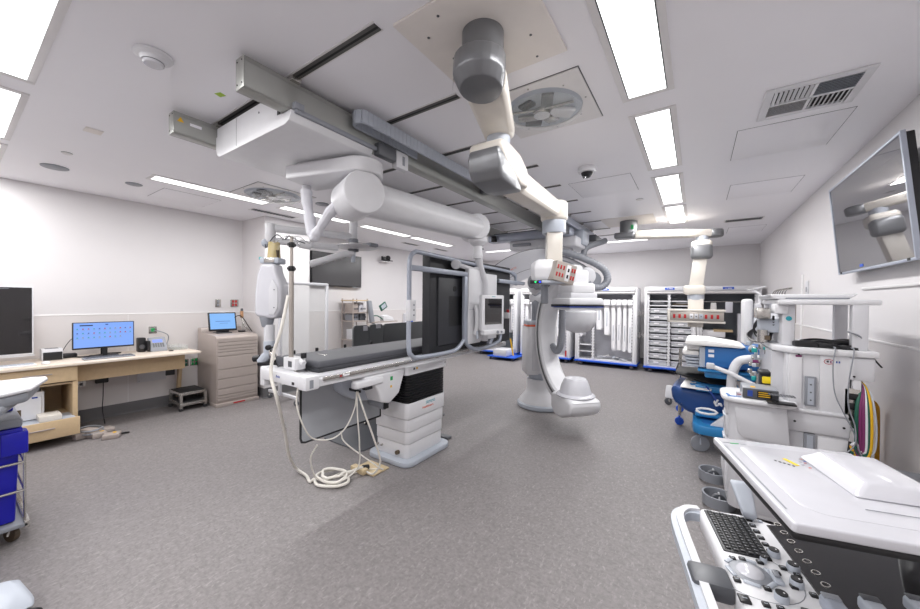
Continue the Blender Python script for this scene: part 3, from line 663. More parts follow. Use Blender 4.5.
# ================================================================== EQUIPMENT BOOM (far)
K0 = Vector((-.93, 6.25, 0)); K1 = Vector((.22, 6.62, 0)); dk = (K1-K0).normalized()
t = thing('equipment_boom', 'far ceiling boom with a straight horizontal arm and a red-outlet bar before the supply carts', 'ceiling boom', (-.93, 6.25, 1.2))
m = MB('beige'); m.box(-1.3, -.55, 5.9, 6.6, H-.006, H, b=.003); part('ceiling_plate', m, t, 'beige ceiling plate')
m = MB('rotor'); m.cyl(at2(K0, 2.66), at2(K0, H-.005), .13, n=32); m.box(K0.x-.2, K0.x+.1, K0.y-.13, K0.y+.13, 2.6, 2.7, b=.03, seg=3); part('ceiling_rotor', m, t)
m = MB('green'); m.box(K0.x+.05, K0.x+.09, K0.y-.13, K0.y-.12, 2.73, 2.80); part('green_marker', m, t, 'green marker strip')
m = MB('cream'); arm(m, K0+dk*.08, K1, 2.66, 2.64, .2, .17, .13, .11); part('boom_arm', m, t)
m = MB('inkb'); lettering(m, 'STERIS', .05, frame(K0.lerp(K1, .62)+Vector((dk.y*.0903, -dk.x*.0903, 2.65)), dk, (0, 0, 1)), 'mgrey', .001); part('lettering', m, t)
m = MB('rotor'); m.cyl(at2(K1, 2.58), at2(K1, 2.70), .11, n=30, b=.03); m.mi('lgrey'); m.cyl(at2(K1-dk*.17, 2.52), at2(K1-dk*.17, 2.60), .085); part('wrist_cap', m, t)
K2 = K1-dk*.17
m = MB('cream'); m.box(K2.x-.14, K2.x+.13, K2.y-.13, K2.y+.13, 2.36, 2.53, b=.05, seg=4); part('elbow_shell', m, t)
m = MB('rotor'); m.box(K2.x-.145, K2.x+.135, K2.y-.16, K2.y+.0, 2.24, 2.46, b=.05, seg=4); part('elbow_cap', m, t, 'grey elbow cap')
m = MB('cream'); m.prism([(K2.x-.11, 2.26), (K2.x+.07, 2.26), (K2.x+.02, 1.82), (K2.x-.16, 1.82)], 'y', K2.y-.1, K2.y+.06, b=.012); part('swing_arm', m, t)
K3 = K2+Vector((-.07, -.02, 0))
m = MB('cream'); m.box(K3.x-.16, K3.x+.12, K3.y-.13, K3.y+.1, 1.70, 1.84, b=.03); part('lower_joint', m, t)
m = MB('lgrey'); m.cyl(at2(K3, 1.62), at2(K3, 1.71), .11, n=30); part('lower_collar', m, t)
m = MB('cream'); m.box(K3.x-.1, K3.x+.1, K3.y-.1, K3.y+.08, 1.2, 1.63, b=.012); part('column', m, t)
m = MB('pole', 'cream'); m.box(K3.x-.32, K3.x+.34, K3.y-.26, K3.y-.1, 1.30, 1.44, b=.006); m.mi('cream'); m.box(K3.x-.36, K3.x+.36, K3.y-.27, K3.y-.08, 1.44, 1.475, b=.01); m.box(K3.x-.36, K3.x-.32, K3.y-.27, K3.y-.08, 1.28, 1.46, b=.01); m.box(K3.x-.36, K3.x+.36, K3.y-.26, K3.y-.08, 1.272, 1.30, b=.008); part('outlet_bar', m, t, 'long taupe outlet bar')
for x in (-.27, -.2, -.13, .13, .2, .27):
    m = MB('red'); m.box(K3.x+x-.016, K3.x+x+.016, K3.y-.265, K3.y-.259, 1.34, 1.40, b=.004); part('red_outlet', m, t)
for x, k in ((-.05, 'white'), (.01, 'offw'), (.07, 'lgrey')):
    m = MB(k, 'black'); m.box(K3.x+x-.022, K3.x+x+.022, K3.y-.266, K3.y-.259, 1.335, 1.41, b=.003); m.mi('black'); m.cyl((K3.x+x, K3.y-.27, 1.37), (K3.x+x, K3.y-.265, 1.37), .008, n=8); part('data_outlet', m, t)

# ================================================================== CEILING-HUNG C-ARM
t = thing('ceiling_c_arm', 'large ceiling-hung white C-arm arching behind the boom head, with a grey hose loop', 'x-ray machine', (-2.1, 5.6, 2.6))
m = MB('bgrey'); m.box(-3.08, -1.62, 5.42, 5.62, 2.60, 2.735, b=.03, seg=4); part('cross_beam', m, t, 'blue-grey cross beam')
m = MB('black'); m.box(-3.05, -1.7, 5.47, 5.57, 2.735, 2.75); m.box(-2.98, -2.9, 5.36, 5.44, 2.60, 2.70, b=.01); part('beam_slot', m, t)
m = MB('offw'); m.box(-2.7, -1.55, 5.5, 6.3, 2.44, 2.61, b=.04, seg=3); m.cyl((-2.0, 5.75, 2.3), (-2.0, 5.75, 2.5), .34, .3, n=36, b=.02); m.mi('mgrey'); m.box(-2.62, -2.3, 5.46, 5.52, 2.5, 2.55, b=.01); part('carriage', m, t)
for k, a_ in (('dgrey', (-1.9, -1.62, 4.95, 5.35, 2.6, 2.72)), ('lgrey', (-1.72, -1.52, 5.75, 6.15, 2.5, 2.73)), ('dgrey', (-1.62, -1.45, 6.3, 6.75, 2.62, 2.735))): m = MB(k); m.box(*a_, b=.008); part('carriage_box', m, t)
# arch of the ceiling C-arm, in a vertical plane through AC
AC = Vector((-2.0, 5.4, 1.12)); ar = Vector((.829, .56, 0)).normalized(); an = Vector((-.56, .829, 0)).normalized()
def arc_pt(r, a, off=0): return AC+ar*(r*math.cos(R(a)))+Vector((0, 0, r*math.sin(R(a))))+an*off
def arc_band(mb, r0, r1, a0, a1, o0, o1, n=28):
    tb = bmesh.new(); rings = []
    for i in range(n+1):
        a = a0+(a1-a0)*i/n; rings.append([tb.verts.new(arc_pt(r, a, o)) for r, o in ((r0, o0), (r1, o0), (r1, o1), (r0, o1))])
    for A_, B_ in zip(rings, rings[1:]):
        for j in range(4): tb.faces.new((A_[j], A_[(j+1) % 4], B_[(j+1) % 4], B_[j]))
    tb.faces.new(rings[0]); tb.faces.new(rings[-1]); bmesh.ops.recalc_face_normals(tb, faces=tb.faces); mb._merge(tb)
m = MB('whiteg'); arc_band(m, .87, 1.30, 84, 172, .0, .2); m.sph(arc_pt(1.07, 168, .1), .19, sc=(1, 1, 1)); part('arch_shell', m, t)
m = MB('dgrey'); arc_band(m, 1.298, 1.306, 84, 165, -.004, .02); arc_band(m, 1.0, 1.006, 88, 165, -.004, .01); part('arch_seam', m, t)
m = MB('offw'); arc_band(m, .93, 1.2, 50, 86, .04, .17); part('arch_beam', m, t)
m = MB('mgrey')
for rr_ in (.98, 1.06, 1.14): arc_band(m, rr_, rr_+.015, 50, 86, .028, .04)
arc_band(m, 1.2, 1.215, 50, 86, .02, .19); arc_band(m, .915, .93, 50, 86, .02, .19); part('arch_tracks', m, t)
m = MB('offw'); p = arc_pt(1.06, 54, 0); m.cyl(p-an*.12, p+an*.08, .14, n=30, b=.03); m.mi('mgrey'); m.cyl(p+ar*.13-an*.06-Vector((0, 0, .05)), p+ar*.13+an*.1-Vector((0, 0, .05)), .12, n=24, b=.02); part('pivot_drum', m, t)
m = MB('mgrey'); hp = [arc_pt(1.26, 90, -.05), arc_pt(1.27, 78, -.05), arc_pt(1.27, 66, -.06), arc_pt(1.30, 54, -.08), arc_pt(1.31, 46, -.08), arc_pt(1.24, 40, -.08), arc_pt(1.10, 39, -.08), arc_pt(.99, 44, -.08), arc_pt(1.0, 50, -.08)]
m.tube(hp, lambda f: .055+.003*math.sin(f*220), n=14, smooth=14); m.tube([arc_pt(1.3, 66, .3)+Vector((0, 0, .02)), arc_pt(1.42, 61, .3), arc_pt(1.52, 60, .3)+Vector((0, 0, .05)), Vector((-1.3, 6.35, 2.62))], .05, n=12, smooth=8); part('cable_hose', m, t, 'grey ribbed cable hose')
m = MB('tealink'); lettering(m, 'ARTIS', .04, frame(arc_pt(1.1, 118, -.002), ar*math.cos(R(25))+Vector((0, 0, math.sin(R(25)))), Vector((0, 0, 1))-ar*.4), 'orange', .001); part('lettering', m, t)
m = MB('offw', 'mgrey'); m.lathe([(0, 0), (.2, 0), (.27, -.08), (.27, -.2), (.235, -.3), (.17, -.365), (.09, -.395), (0, -.4)], (-1.5, 5.45, 1.5), n=36); part('image_detector', m, t, 'white bowl-shaped image detector')
m = MB('offw'); m.tube([arc_pt(1.0, 60, .15), (-1.5, 5.7, 1.75), (-1.5, 5.5, 1.5)], .05, smooth=4); part('detector_arm', m, t)

# ================================================================== FLOOR-STANDING ROBOTIC C-ARM
t = thing('floor_c_arm', 'white floor-standing C-arm x-ray unit with orange trim, its tube low above the floor', 'x-ray machine', (-2.0, 5.05, 0))
m = MB('lgrey'); m.lathe([(0, 0), (.34, 0), (.36, .02), (.36, .06), (.34, .08), (0, .08)], (-1.925, 5.08, 0), n=48); part('base_ring', m, t, 'grey base ring')
m = MB('white'); m.lathe([(.34, .075), (.33, .11), (.24, .22), (.22, .28), (.22, .42), (0, .42)], (-1.925, 5.08, 0), n=44); part('base_cone', m, t)
m = MB('lgrey'); m.lathe([(0, .40), (.20, .40), (.24, .48), (.245, .52), (0, .52)], (-1.925, 5.08, 0), n=40, sc=(.9, .9)); part('base_collar', m, t)
m = MB('white'); m.T = Matrix.Translation((-1.975, 5.05, 0)) @ Matrix.Rotation(R(34), 4, 'Z')
m.prism(rr(-.215, .24, -.2, .22, .06), 'z', .50, 1.21, b=.012); m.mi('offw'); m.box(-.13, .0, -.222, -.19, .56, 1.2, b=.012); part('column', m, t)
m = MB('orange'); m.T = Matrix.Translation((-1.975, 5.05, 0)) @ Matrix.Rotation(R(34), 4, 'Z'); m.prism(rr(-.222, .10, -.206, .05, .05), 'z', 1.205, 1.23, b=.004); m.mi('lgrey'); m.prism(rr(-.2, .22, -.19, .2, .06), 'z', 1.21, 1.29, b=.02); part('orange_rim', m, t, 'orange rim on the column top')
m = MB('mgrey'); m.cyl((-1.99, 5.04, 1.25), (-1.99, 5.04, 1.75), .09, n=24, b=.01); m.mi('offw'); m.box(-2.1, -1.9, 4.95, 5.1, 1.56, 1.68, b=.03); part('lift_column', m, t)
m = MB('offw'); m.cyl((-2.05, 4.95, 1.72), (-1.85, 4.95, 1.9), .085, n=24, b=.02); m.mi('mgrey'); m.cyl((-2.03, 4.86, 1.86), (-1.95, 4.98, 1.86), .09, n=24, b=.01); m.cyl((-1.92, 4.80, 1.82), (-1.86, 4.9, 1.82), .08, n=24, b=.01); part('shoulder_joint', m, t)
# the C
CC = Vector((-1.19, 4.25, 1.14)); ch = Vector((-.727, .687, 0)).normalized(); cn = Vector((-ch.y, ch.x, 0))
def cpt(r, a, o=0): return CC+ch*(r*math.cos(R(a)))+Vector((0, 0, r*math.sin(R(a))))+cn*o
def cband(mb, r0, r1, a0, a1, o0, o1, n=40, k=1.0):
    tb = bmesh.new(); rings = []
    for i in range(n+1):
        a = a0+(a1-a0)*i/n; rings.append([tb.verts.new(cpt(r, a, o)) for r, o in ((r0, o0*.8), (r0+.02, o0), (r1-.03, o0), (r1, o0*.75), (r1, o1*.75), (r1-.03, o1), (r0+.02, o1), (r0, o1*.8))])
    for A_, B_ in zip(rings, rings[1:]):
        for j in range(8): tb.faces.new((A_[j], A_[(j+1) % 8], B_[(j+1) % 8], B_[j]))
    tb.faces.new(rings[0]); tb.faces.new(rings[-1]); bmesh.ops.recalc_face_normals(tb, faces=tb.faces); mb._merge(tb)
m = MB('white'); cband(m, .72, .89, -78, 84, -.13, .13); part('c_shaped_arm', m, t)
m = MB('dgrey'); cband(m, .785, .80, -76, 60, .125, .135); cband(m, .888, .893, -70, 60, -.02, .0); part('arm_groove', m, t)
CR = math.atan2(ch.y, ch.x)
def CT(mb): mb.T = Matrix.Translation((CC.x, CC.y, 0)) @ Matrix.Rotation(CR, 4, 'Z'); return mb
m = CT(MB('white')); m.prism([(-.24, .34), (-.2, .28), (.0, .19), (.15, .18), (.25, .26), (.25, .45), (.1, .47), (-.2, .45), (-.24, .42)], 'y', -.20, .20, b=.045, seg=4); part('tube_housing', m, t)
m = CT(MB('whiteg')); m.lathe([(0, .45), (.215, .45), (.225, .462), (.21, .478), (.185, .485), (.165, .57), (.135, .64), (.12, .658), (0, .667)], n=44); part('tube_dome', m, t, 'white domed x-ray tube cover')
m = CT(MB('white', 'offw')); m.box(-.17, .19, -.15, .15, 1.66, 1.79, b=.035, seg=3); m.box(-.1, .14, -.11, .11, 1.74, 1.95, b=.04, seg=3); part('detector_mount', m, t)
m = CT(MB('offw')); m.box(-.17, .17, -.17, .17, 1.60, 1.68, b=.02); part('detector_spacer', m, t)
m = CT(MB('white')); m.box(-.215, .215, -.215, .215, 1.535, 1.615, b=.02); part('flat_detector', m, t)
m = CT(MB('black')); m.box(-.22, .22, -.22, .22, 1.518, 1.54, b=.006); m.mi('inkb'); m.box(-.218, .218, -.218, .218, 1.508, 1.518, b=.003); part('collision_sensor', m, t, 'black and blue detector edge strip')
m = CT(MB('white')); m.box(-.2, .2, -.2, .2, 1.475, 1.508, b=.01); part('detector_grid', m, t)
m = MB('dgrey'); TX = frame(CC+Vector((0, 0, 1.575-1.1))+Vector((math.cos(CR-math.pi/2+math.pi)*0, 0, 0)), (1, 0, 0), (0, 0, 1))
fx_ = Vector((math.cos(CR), math.sin(CR), 0)); fy_ = Vector((-fx_.y, fx_.x, 0))
lettering(m, 'PROCEED', .045, frame(Vector((CC.x, CC.y, 1.575))-fx_*(-.0)+fy_*.0+Vector((.0, 0, 0))+fy_*.2915, -fx_, (0, 0, 1)), 'dgrey', .001) if False else None
m.bm.free()
m = MB('mgrey'); m.tube([cpt(.74, 42, -.1), cpt(.62, 27, -.12), cpt(.56, 0, -.12), cpt(.57, -15, -.1), cpt(.66, -22, -.08), cpt(.74, -14, -.06)], lambda f: .045+.002*math.sin(f*180), n=14, smooth=12); part('cable_hose', m, t, 'grey cable hose')
m = MB('tealink'); q = Vector((-1.975, 5.05, 0)); cx = Vector((math.cos(R(34)), math.sin(R(34)), 0)); cy = Vector((-cx.y, cx.x, 0))
lettering(m, 'Artis', .035, frame(q-cy*.2235-cx*.06+Vector((0, 0, .98)), cx, (0, 0, 1)), 'tealink', .0006); m.mi('orange'); m.box(-.1, -.02, -.2235, -.2225, .945, .952) if False else None
part('lettering', m, t)

# ================================================================== PATIENT TABLE
t = thing('patient_table', 'white angiography patient table with grey mattress and black bellows column', 'patient table', (-2.5, 2.8, 0))
m = MB('lgrey'); m.prism(rr(-2.76, -2.19, 2.40, 3.11, .1), 'z', 0, .05, b=.012); part('foot_plate', m, t, 'blue-grey foot plate')
m = MB('white')
for i, (a, b, g_) in enumerate(((.05, .185, 0), (.19, .305, .006), (.31, .43, .012), (.435, .585, .022))):
    m.prism(rr(-2.70-g_, -2.265+g_, 2.48-g_, 3.04+g_, .05), 'z', a, b, b=.004)
part('column_base', m, t, 'white stacked column rings')
m = MB('black'); n = 11
for i in range(n):
    z = .585+.275*i/n; h = .275/n
    m.prism(rr(-2.72, -2.25, 2.465, 3.06, .05, n=4), 'z', z+h*.1, z+h*.6); m.prism(rr(-2.70, -2.27, 2.485, 3.04, .05, n=4), 'z', z+h*.55, z+h*1.15)
part('bellows', m, t, 'black rubber bellows')
m = MB('white'); m.prism(rr(-2.75, -2.24, 2.44, 3.08, .04), 'z', .86, .94, b=.006); part('top_carrier', m, t)
m = MB('yellow', 'black', 'red'); m.box(-2.2405, -2.2395, 2.57, 2.595, .905, .925); m.mi('black'); m.box(-2.2405, -2.2395, 2.53, 2.555, .905, .925); m.cyl((-2.241, 3.04, .91), (-2.238, 3.04, .91), .007, n=10); part('warning_labels', m, t)
lm = MB('tealink'); lettering(lm, 'SIEMENS', .04, frame((-2.2425, 2.80, .545), (0, 1, 0), (0, 0, 1)), 'tealink'); lettering(lm, 'Healthineers', .034, frame((-2.2425, 2.76, .505), (0, 1, 0), (0, 0, 1)), 'orange'); part('lettering', lm, t)
m = MB('steel', 'brown'); m.cyl((-2.66, 2.488, .12), (-2.66, 2.455, .12), .012); m.cyl((-2.6, 2.488, .12), (-2.6, 2.46, .12), .010); m.mi('brown'); m.cyl((-2.38, 2.488, .10), (-2.38, 2.45, .10), .02); part('base_sockets', m, t)
m = MB('dgrey', 'black'); m.cyl((-2.56, 3.335, .12), (-2.2, 3.6, .12), .01) if False else m.box(-2.5, -2.3, 3.18, 3.26, .0, .03, b=.005); part('foot_pedal', m, t)
# table top slab
m = MB('white'); m.box(-2.93, -2.265, 1.46, 4.55, .935, .99, b=.008); m.mi('offw'); m.box(-2.9, -2.32, 1.56, 4.5, .99, 1.002, b=.003); part('table_top', m, t)
m = MB('white'); m.box(-2.87, -2.255, 1.425, 1.515, .935, 1.02, b=.008); m.box(-2.35, -2.25, 1.42, 1.53, .925, 1.025, b=.012); m.box(-2.90, -2.83, 1.43, 1.54, .88, 1.03, b=.01); part('end_beam', m, t)
m = MB('inkb'); lettering(m, 'Artis', .03, frame((-2.62, 1.4245, .985), (1, 0, 0), (0, 0, 1)), 'inkb', .0006); m.mi('mgrey'); m.box(-2.262, -2.249, 1.45, 1.48, .94, 1.0); m.mi('black'); m.box(-2.43, -2.40, 1.423, 1.426, .95, .97); part('end_beam_details', m, t)
m = MB('steel'); m.box(-2.262, -2.247, 1.56, 4.4, .975, 1.003, b=.003); m.box(-2.953, -2.94, 1.56, 4.4, .975, 1.003, b=.003)
for i in range(5): m.box(-2.265, -2.25, 1.7+i*.6, 1.74+i*.6, .97, 1.0)
part('accessory_rails', m, t, 'stainless side rails')
m = MB('red', 'paper'); m.box(-2.2468, -2.2455, 1.70, 1.72, .982, .996); m.mi('paper'); m.box(-2.2468, -2.2455, 1.73, 1.79, .982, .996); part('rail_sticker', m, t)
m = MB('white'); m.prism([(1.95, .93), (1.95, .88), (2.0, .86), (2.06, .84), (2.10, .78), (2.14, .68), (2.24, .65), (2.36, .72), (2.44, .93)], 'x', -2.45, -2.255, b=.018, seg=3)
m.box(-2.31, -2.24, 1.85, 2.15, .85, .91, b=.014, seg=3); part('control_housing', m, t, 'white control housing under the table top')
m = MB('lgrey'); m.prism([(1.85, .93), (1.87, .80), (1.95, .74), (2.06, .68), (2.3, .64), (2.42, .66), (2.44, .93)], 'x', -2.7, -2.44, b=.02); m.mi('mgrey'); m.cyl((-2.55, 2.28, .63), (-2.35, 2.28, .61), .05, n=20, b=.015); m.mi('black'); m.box(-2.36, -2.33, 2.25, 2.30, .58, .64, b=.006); part('drive_housing', m, t, 'grey drive housing')
m = MB('black', 'green', 'yellow'); m.box(-2.44, -2.3, 1.94, 1.95, .80, .82); m.box(-2.29, -2.245, 1.95, 2.03, .825, .85, b=.006); m.mi('green'); m.box(-2.2555, -2.2535, 2.24, 2.27, .855, .89); m.mi('yellow'); m.box(-2.2555, -2.2535, 2.24, 2.26, .79, .81); part('housing_labels', m, t)
# mattress
m = MB('pad'); m.box(-2.95, -2.41, 1.63, 4.5, 1.003, 1.09, b=.022, seg=3); part('mattress', m, t)
m = MB('padd'); m.box(-2.955, -2.405, 1.626, 4.5, 1.040, 1.046, b=.002); m.box(-2.955, -2.405, 1.625, 4.5, 1.003, 1.035, b=.012); part('mattress_base_pad', m, t)
m = MB('steel'); m.box(-2.78, -2.66, 1.85, 1.88, 1.0895, 1.0915, b=.001); part('care_tag', m, t)
# black clamps along the far rail
for y in (1.75, 1.98, 2.3, 2.65):
    m = MB('black'); m.box(-2.99, -2.955, y, y+.03, .97, 1.08, b=.006); m.cyl((-2.98, y+.015, 1.07), (-2.98, y+.015, 1.115), .014, n=12, b=.004); part('rail_clamp', m, t)
# floor plate + lead drape
m = MB('tan'); m.box(-2.62, -2.36, 2.14, 2.34, 0, .012, b=.004); m.box(-2.62, -2.44, 2.10, 2.16, .0, .05, b=.01); single('floor_cable_plate', m, 'tan cable outlet plate on the floor beside the table base', 'cable plate')
t3 = thing('lead_drape', 'translucent grey radiation drape hanging below the near end of the table', 'radiation shield', (-2.55, 2.0, .3))
m = MB('lead'); m.prism(rr(1.57, 2.40, .44, .925, .035), 'x', -2.558, -2.55); part('drape_sheet', m, t3)
m = MB('rubber'); pts = [(-2.554, 1.57, .925), (-2.554, 1.57, .48), (-2.554, 1.58, .45), (-2.554, 1.61, .44), (-2.554, 2.40, .44), (-2.554, 2.40, .6)]
m.tube(pts, .009, n=8); part('rubber_edge', m, t3)
m = MB('dgrey'); m.prism(rr(-3.5, -2.84, 2.41, 3.9, .06), 'z', 0, .013, b=.004); single('floor_mat', m, 'dark grey mat on the floor behind the table column', 'mat')

# cables: thin white cables hanging from the housing, thick hose coiled on floor
m = MB('cable')
def hang(pts, r=.006): m.tube(pts, r, n=8, smooth=10)
hang([(-2.39, 1.45, .95), (-2.39, 1.44, .80), (-2.39, 1.5, .62), (-2.42, 1.6, .50), (-2.40, 1.75, .46), (-2.37, 1.86, .53), (-2.34, 1.92, .68), (-2.33, 1.93, .81)])
hang([(-2.33, 1.93, .81), (-2.33, 1.94, .6), (-2.34, 1.97, .35), (-2.40, 2.0, .12), (-2.5, 1.85, .02), (-2.62, 1.85, .012), (-2.62, 2.05, .012), (-2.4, 2.25, .02), (-2.3, 2.15, .1), (-2.55, 2.0, .3), (-2.6, 1.98, .4)])
hang([(-2.32, 1.93, .81), (-2.29, 1.97, .65), (-2.27, 2.06, .4), (-2.29, 2.16, .15), (-2.36, 2.14, .03), (-2.48, 2.14, .03)], .008)
hang([(-2.56, 1.72, .38), (-2.62, 1.70, .25), (-2.66, 1.8, .03), (-2.6, 1.95, .012), (-2.52, 2.1, .012)])
single('hanging_cables', m, 'thin white cables hanging from the table underside to the floor plate', 'cable')
m = MB('cable'); pts = [(-2.56, 1.47, 1.60), (-2.57, 1.42, 1.34), (-2.63, 1.40, 1.17), (-2.64, 1.385, 1.0), (-2.58, 1.40, .82), (-2.72, 1.54, .5), (-2.85, 1.648, .25), (-2.98, 1.79, .045), (-2.84, 1.80, .015), (-2.72, 1.76, .014)]
cxx, cyy = -2.6, 1.90
for i in range(26):
    a = -2.3+i*.62; rr_ = .17-.0032*i+.012*math.sin(i*2.1); pts.append((cxx+rr_*1.05*math.cos(a)+.006*math.sin(i), cyy+rr_*.8*math.sin(a), .016+.0022*i))
pts += [(-2.52, 2.0, .05), (-2.50, 2.10, .055), (-2.49, 2.17, .04)]
m.tube(pts, .0125, n=10, smooth=7); m.mi('black'); m.cyl((-2.50, 2.14, .045), (-2.485, 2.20, .035), .022, n=12, b=.004)
single('coiled_hose', m, 'thick cream hose running down from the table and coiled on the floor', 'hose')

# ================================================================== INJECTOR + IV POLE at the table's near end
t = thing('contrast_injector', 'white contrast injector head with amber syringe jacket clamped at the table corner', 'injector', (-3.05, 1.56, .98))
I = Matrix.Translation((-3.045, 1.60, 0)) @ Matrix.Rotation(R(30), 4, 'Z')
def IB(*k): q = MB(*k); q.T = I; return q
m = IB('amber'); m.cyl((.02, 0, 1.925), (.02, 0, 2.06), .052, .046, n=28); part('syringe_jacket', m, t, 'amber syringe jacket')
m = IB('brown'); m.cyl((.045, -.01, 1.925), (.045, -.01, 1.99), .026, n=18); part('plunger', m, t)
m = IB('lgrey', 'teal'); m.box(-.075, .095, -.06, .06, 1.875, 1.925, b=.012); m.mi('teal'); m.box(-.085, -.06, -.05, -.02, 1.905, 1.93, b=.004); m.mi('steel'); m.box(-.03, .06, -.066, -.058, 1.88, 1.92, b=.004); part('syringe_collar', m, t)
m = IB('whiteg'); m.prism([(-.1, 1.42), (-.115, 1.45), (-.115, 1.62), (-.095, 1.78), (-.06, 1.875), (.065, 1.875), (.075, 1.80), (.11, 1.72), (.12, 1.68), (.12, 1.50), (.085, 1.42), (.05, 1.40)], 'y', -.07, .07, b=.03, seg=4); m.mi('mgrey')
part('head_shell', m, t)
m = IB('offw'); m.prism([(.02, 1.44), (.02, 1.66), (.05, 1.74), (.07, 1.72), (.10, 1.66), (.10, 1.5), (.07, 1.44)], 'y', -.078, -.066, b=.005); m.mi('dgrey')
for z in (1.50, 1.65): m.cyl((.07, -.08, z), (.07, -.076, z), .005, n=8)
m.box(-.117, -.114, -.02, .02, 1.55, 1.66); part('side_panel', m, t)
m = IB('mgrey'); m.cyl((-.04, 0, 1.33), (-.04, 0, 1.42), .04, .062, n=22, b=.006); part('neck_collar', m, t)
m = IB('offw'); m.cyl((-.02, 0, 1.2), (-.02, 0, 1.35), .042, n=22); m.mi('lgrey'); m.cyl((-.02, 0, 1.10), (-.02, 0, 1.21), .045, n=22, b=.004); part('neck_tube', m, t)
m = IB('lgrey', 'black'); m.cyl((-.09, 0, 1.02), (-.0, 0, 1.12), .045, n=20, b=.006); m.mi('steel'); m.cyl((.05, -.02, 1.04), (-.01, -.01, 1.13), .03, n=16, b=.004); m.mi('black'); m.cyl((-.16, 0, 1.05), (-.1, 0, 1.06), .028, n=14, b=.004); m.box(-.1, .08, -.05, .02, 1.0, 1.03, b=.008); m.cyl((.01, -.045, 1.16), (.01, -.075, 1.16), .022, n=14, b=.003); m.cyl((.01, -.06, 1.16), (.06, -.06, 1.165), .007, n=8); part('clamp_joint', m, t)
t = thing('infusion_pole', 'stainless infusion pole with black collars clamped to the table end', 'pole', (-2.63, 1.5, .95))
m = MB('pole'); m.cyl((-2.62, 1.53, 1.05), (-2.62, 1.53, 1.80), .018, n=16); part('lower_tube', m, t)
m = MB('pole'); m.cyl((-2.62, 1.53, 1.80), (-2.62, 1.53, 2.06), .012, n=14); part('upper_tube', m, t)
m = MB('black'); 
for z, q in ((1.81, .024), (1.995, .022)): m.cyl((-2.62, 1.53, z-.02), (-2.62, 1.53, z+.02), q, n=14, b=.005); m.cyl((-2.62, 1.5, z), (-2.62, 1.56, z), .012, n=10)
part('locking_collar', m, t, 'black locking collars')
m = MB('chrome')
for a in (0, 1.57, 3.14, 4.71):
    c, s_ = math.cos(a+.6), math.sin(a+.6); m.tube([(-2.62, 1.53, 2.055), (-2.62+c*.06, 1.53+s_*.06, 2.06), (-2.62+c*.11, 1.53+s_*.11, 2.02), (-2.62+c*.14, 1.53+s_*.14, 2.01), (-2.62+c*.15, 1.53+s_*.15, 2.035)], .0022, n=6, smooth=6)
part('bag_hooks', m, t)
m = MB('white', 'dgrey'); m.box(-2.68, -2.52, 1.50, 1.59, 1.03, 1.12, b=.006); m.cyl((-2.52, 1.55, 1.10), (-2.48, 1.55, 1.08), .022, n=12, b=.004); m.mi('dgrey'); m.box(-2.61, -2.56, 1.4985, 1.5, 1.05, 1.095); m.mi('black'); m.cyl((-2.50, 1.56, 1.12), (-2.50, 1.56, 1.16), .022, n=12, b=.006); m.mi('steel'); m.cyl((-2.56, 1.53, .99), (-2.56, 1.53, 1.04), .014); part('clamp_block', m, t)
m = MB('pad'); m.box(-2.98, -2.67, 1.60, 1.63, 1.005, 1.085, b=.01) ; single('foot_cushion', m, 'short dark cushion end showing behind the pole clamp on the table', 'cushion')

# ================================================================== OR LIGHT / SHIELD ARMS behind the drum
t = thing('surgical_light_boom', 'white ceiling arms with a flat round surgical light seen edge-on behind the boom drum', 'surgical light', (-3.23, 2.6, 2.1))
hx, hy = -3.235, 2.62
m = MB('beige'); m.cyl((hx, hy, H-.03), (hx, hy, H), .14, n=30); part('ceiling_mount', m, t)
m = MB('white'); m.cyl((hx, hy, 2.24), (hx, hy, H-.03), .045, n=20); part('down_tube', m, t)
m = MB('mgrey'); m.cyl((hx, hy, 2.22), (hx, hy, 2.26), .055, n=20, b=.004); m.mi('white'); m.cyl((hx, hy, 2.14), (hx, hy, 2.22), .042, n=20); m.mi('dgrey'); m.cyl((hx, hy, 2.12), (hx, hy, 2.145), .06, n=20); m.mi('lgrey'); m.cyl((hx, hy, 2.0), (hx, hy, 2.12), .025, n=14); part('hub', m, t)
m = MB('white'); m.tube([(hx, hy, 2.285), (-3.55, 1.85, 2.285)], .038, n=16); part('upper_arm', m, t)
m = MB('white'); m.tube([(-3.55, 1.85, 2.16), (-3.45, 2.1, 2.155), (hx-.08, hy-.15, 2.145)], .034, n=16); m.tube([(-3.45, 2.1, 2.155), (-3.4, 2.2, 2.14)], .045, n=16); part('lower_arm', m, t)
m = MB('white'); m.cyl((-3.55, 1.85, 2.13), (-3.55, 1.85, 2.33), .05, n=20, b=.015); m.mi('lgrey'); m.sph((-3.57, 1.82, 2.13), .045); part('end_joint', m, t)
m = MB('white'); m.tube([(hx, hy, 2.1), (hx-.03, hy-.1, 2.08), (-3.45, 2.22, 1.95)], .036, n=16); part('spring_arm', m, t)
m = MB('white'); m.lathe([(0, .012), (.22, .01), (.25, 0), (.22, -.012), (0, -.014)], (hx+.0, hy+.06, 2.175), n=40); part('lamp_head', m, t)
m = MB('mgrey'); m.box(hx+.05, hx+.26, hy+.02, hy+.14, 2.165, 2.205, b=.012); m.mi('ledg'); m.cyl((hx, hy, 2.232), (hx, hy, 2.236), .05, n=20); part('lamp_handle', m, t)
m = MB('dgrey'); m.tube([(-3.55, 1.80, 2.12), (-3.5, 1.78, 2.07), (-3.42, 1.78, 2.13), (-3.3, 1.78, 2.18), (-3.2, 1.8, 2.13), (-3.12, 1.8, 2.15), (-3.0, 1.82, 2.1), (-2.95, 1.85, 2.08)], .005, n=6, smooth=8); part('loose_wire', m, t)

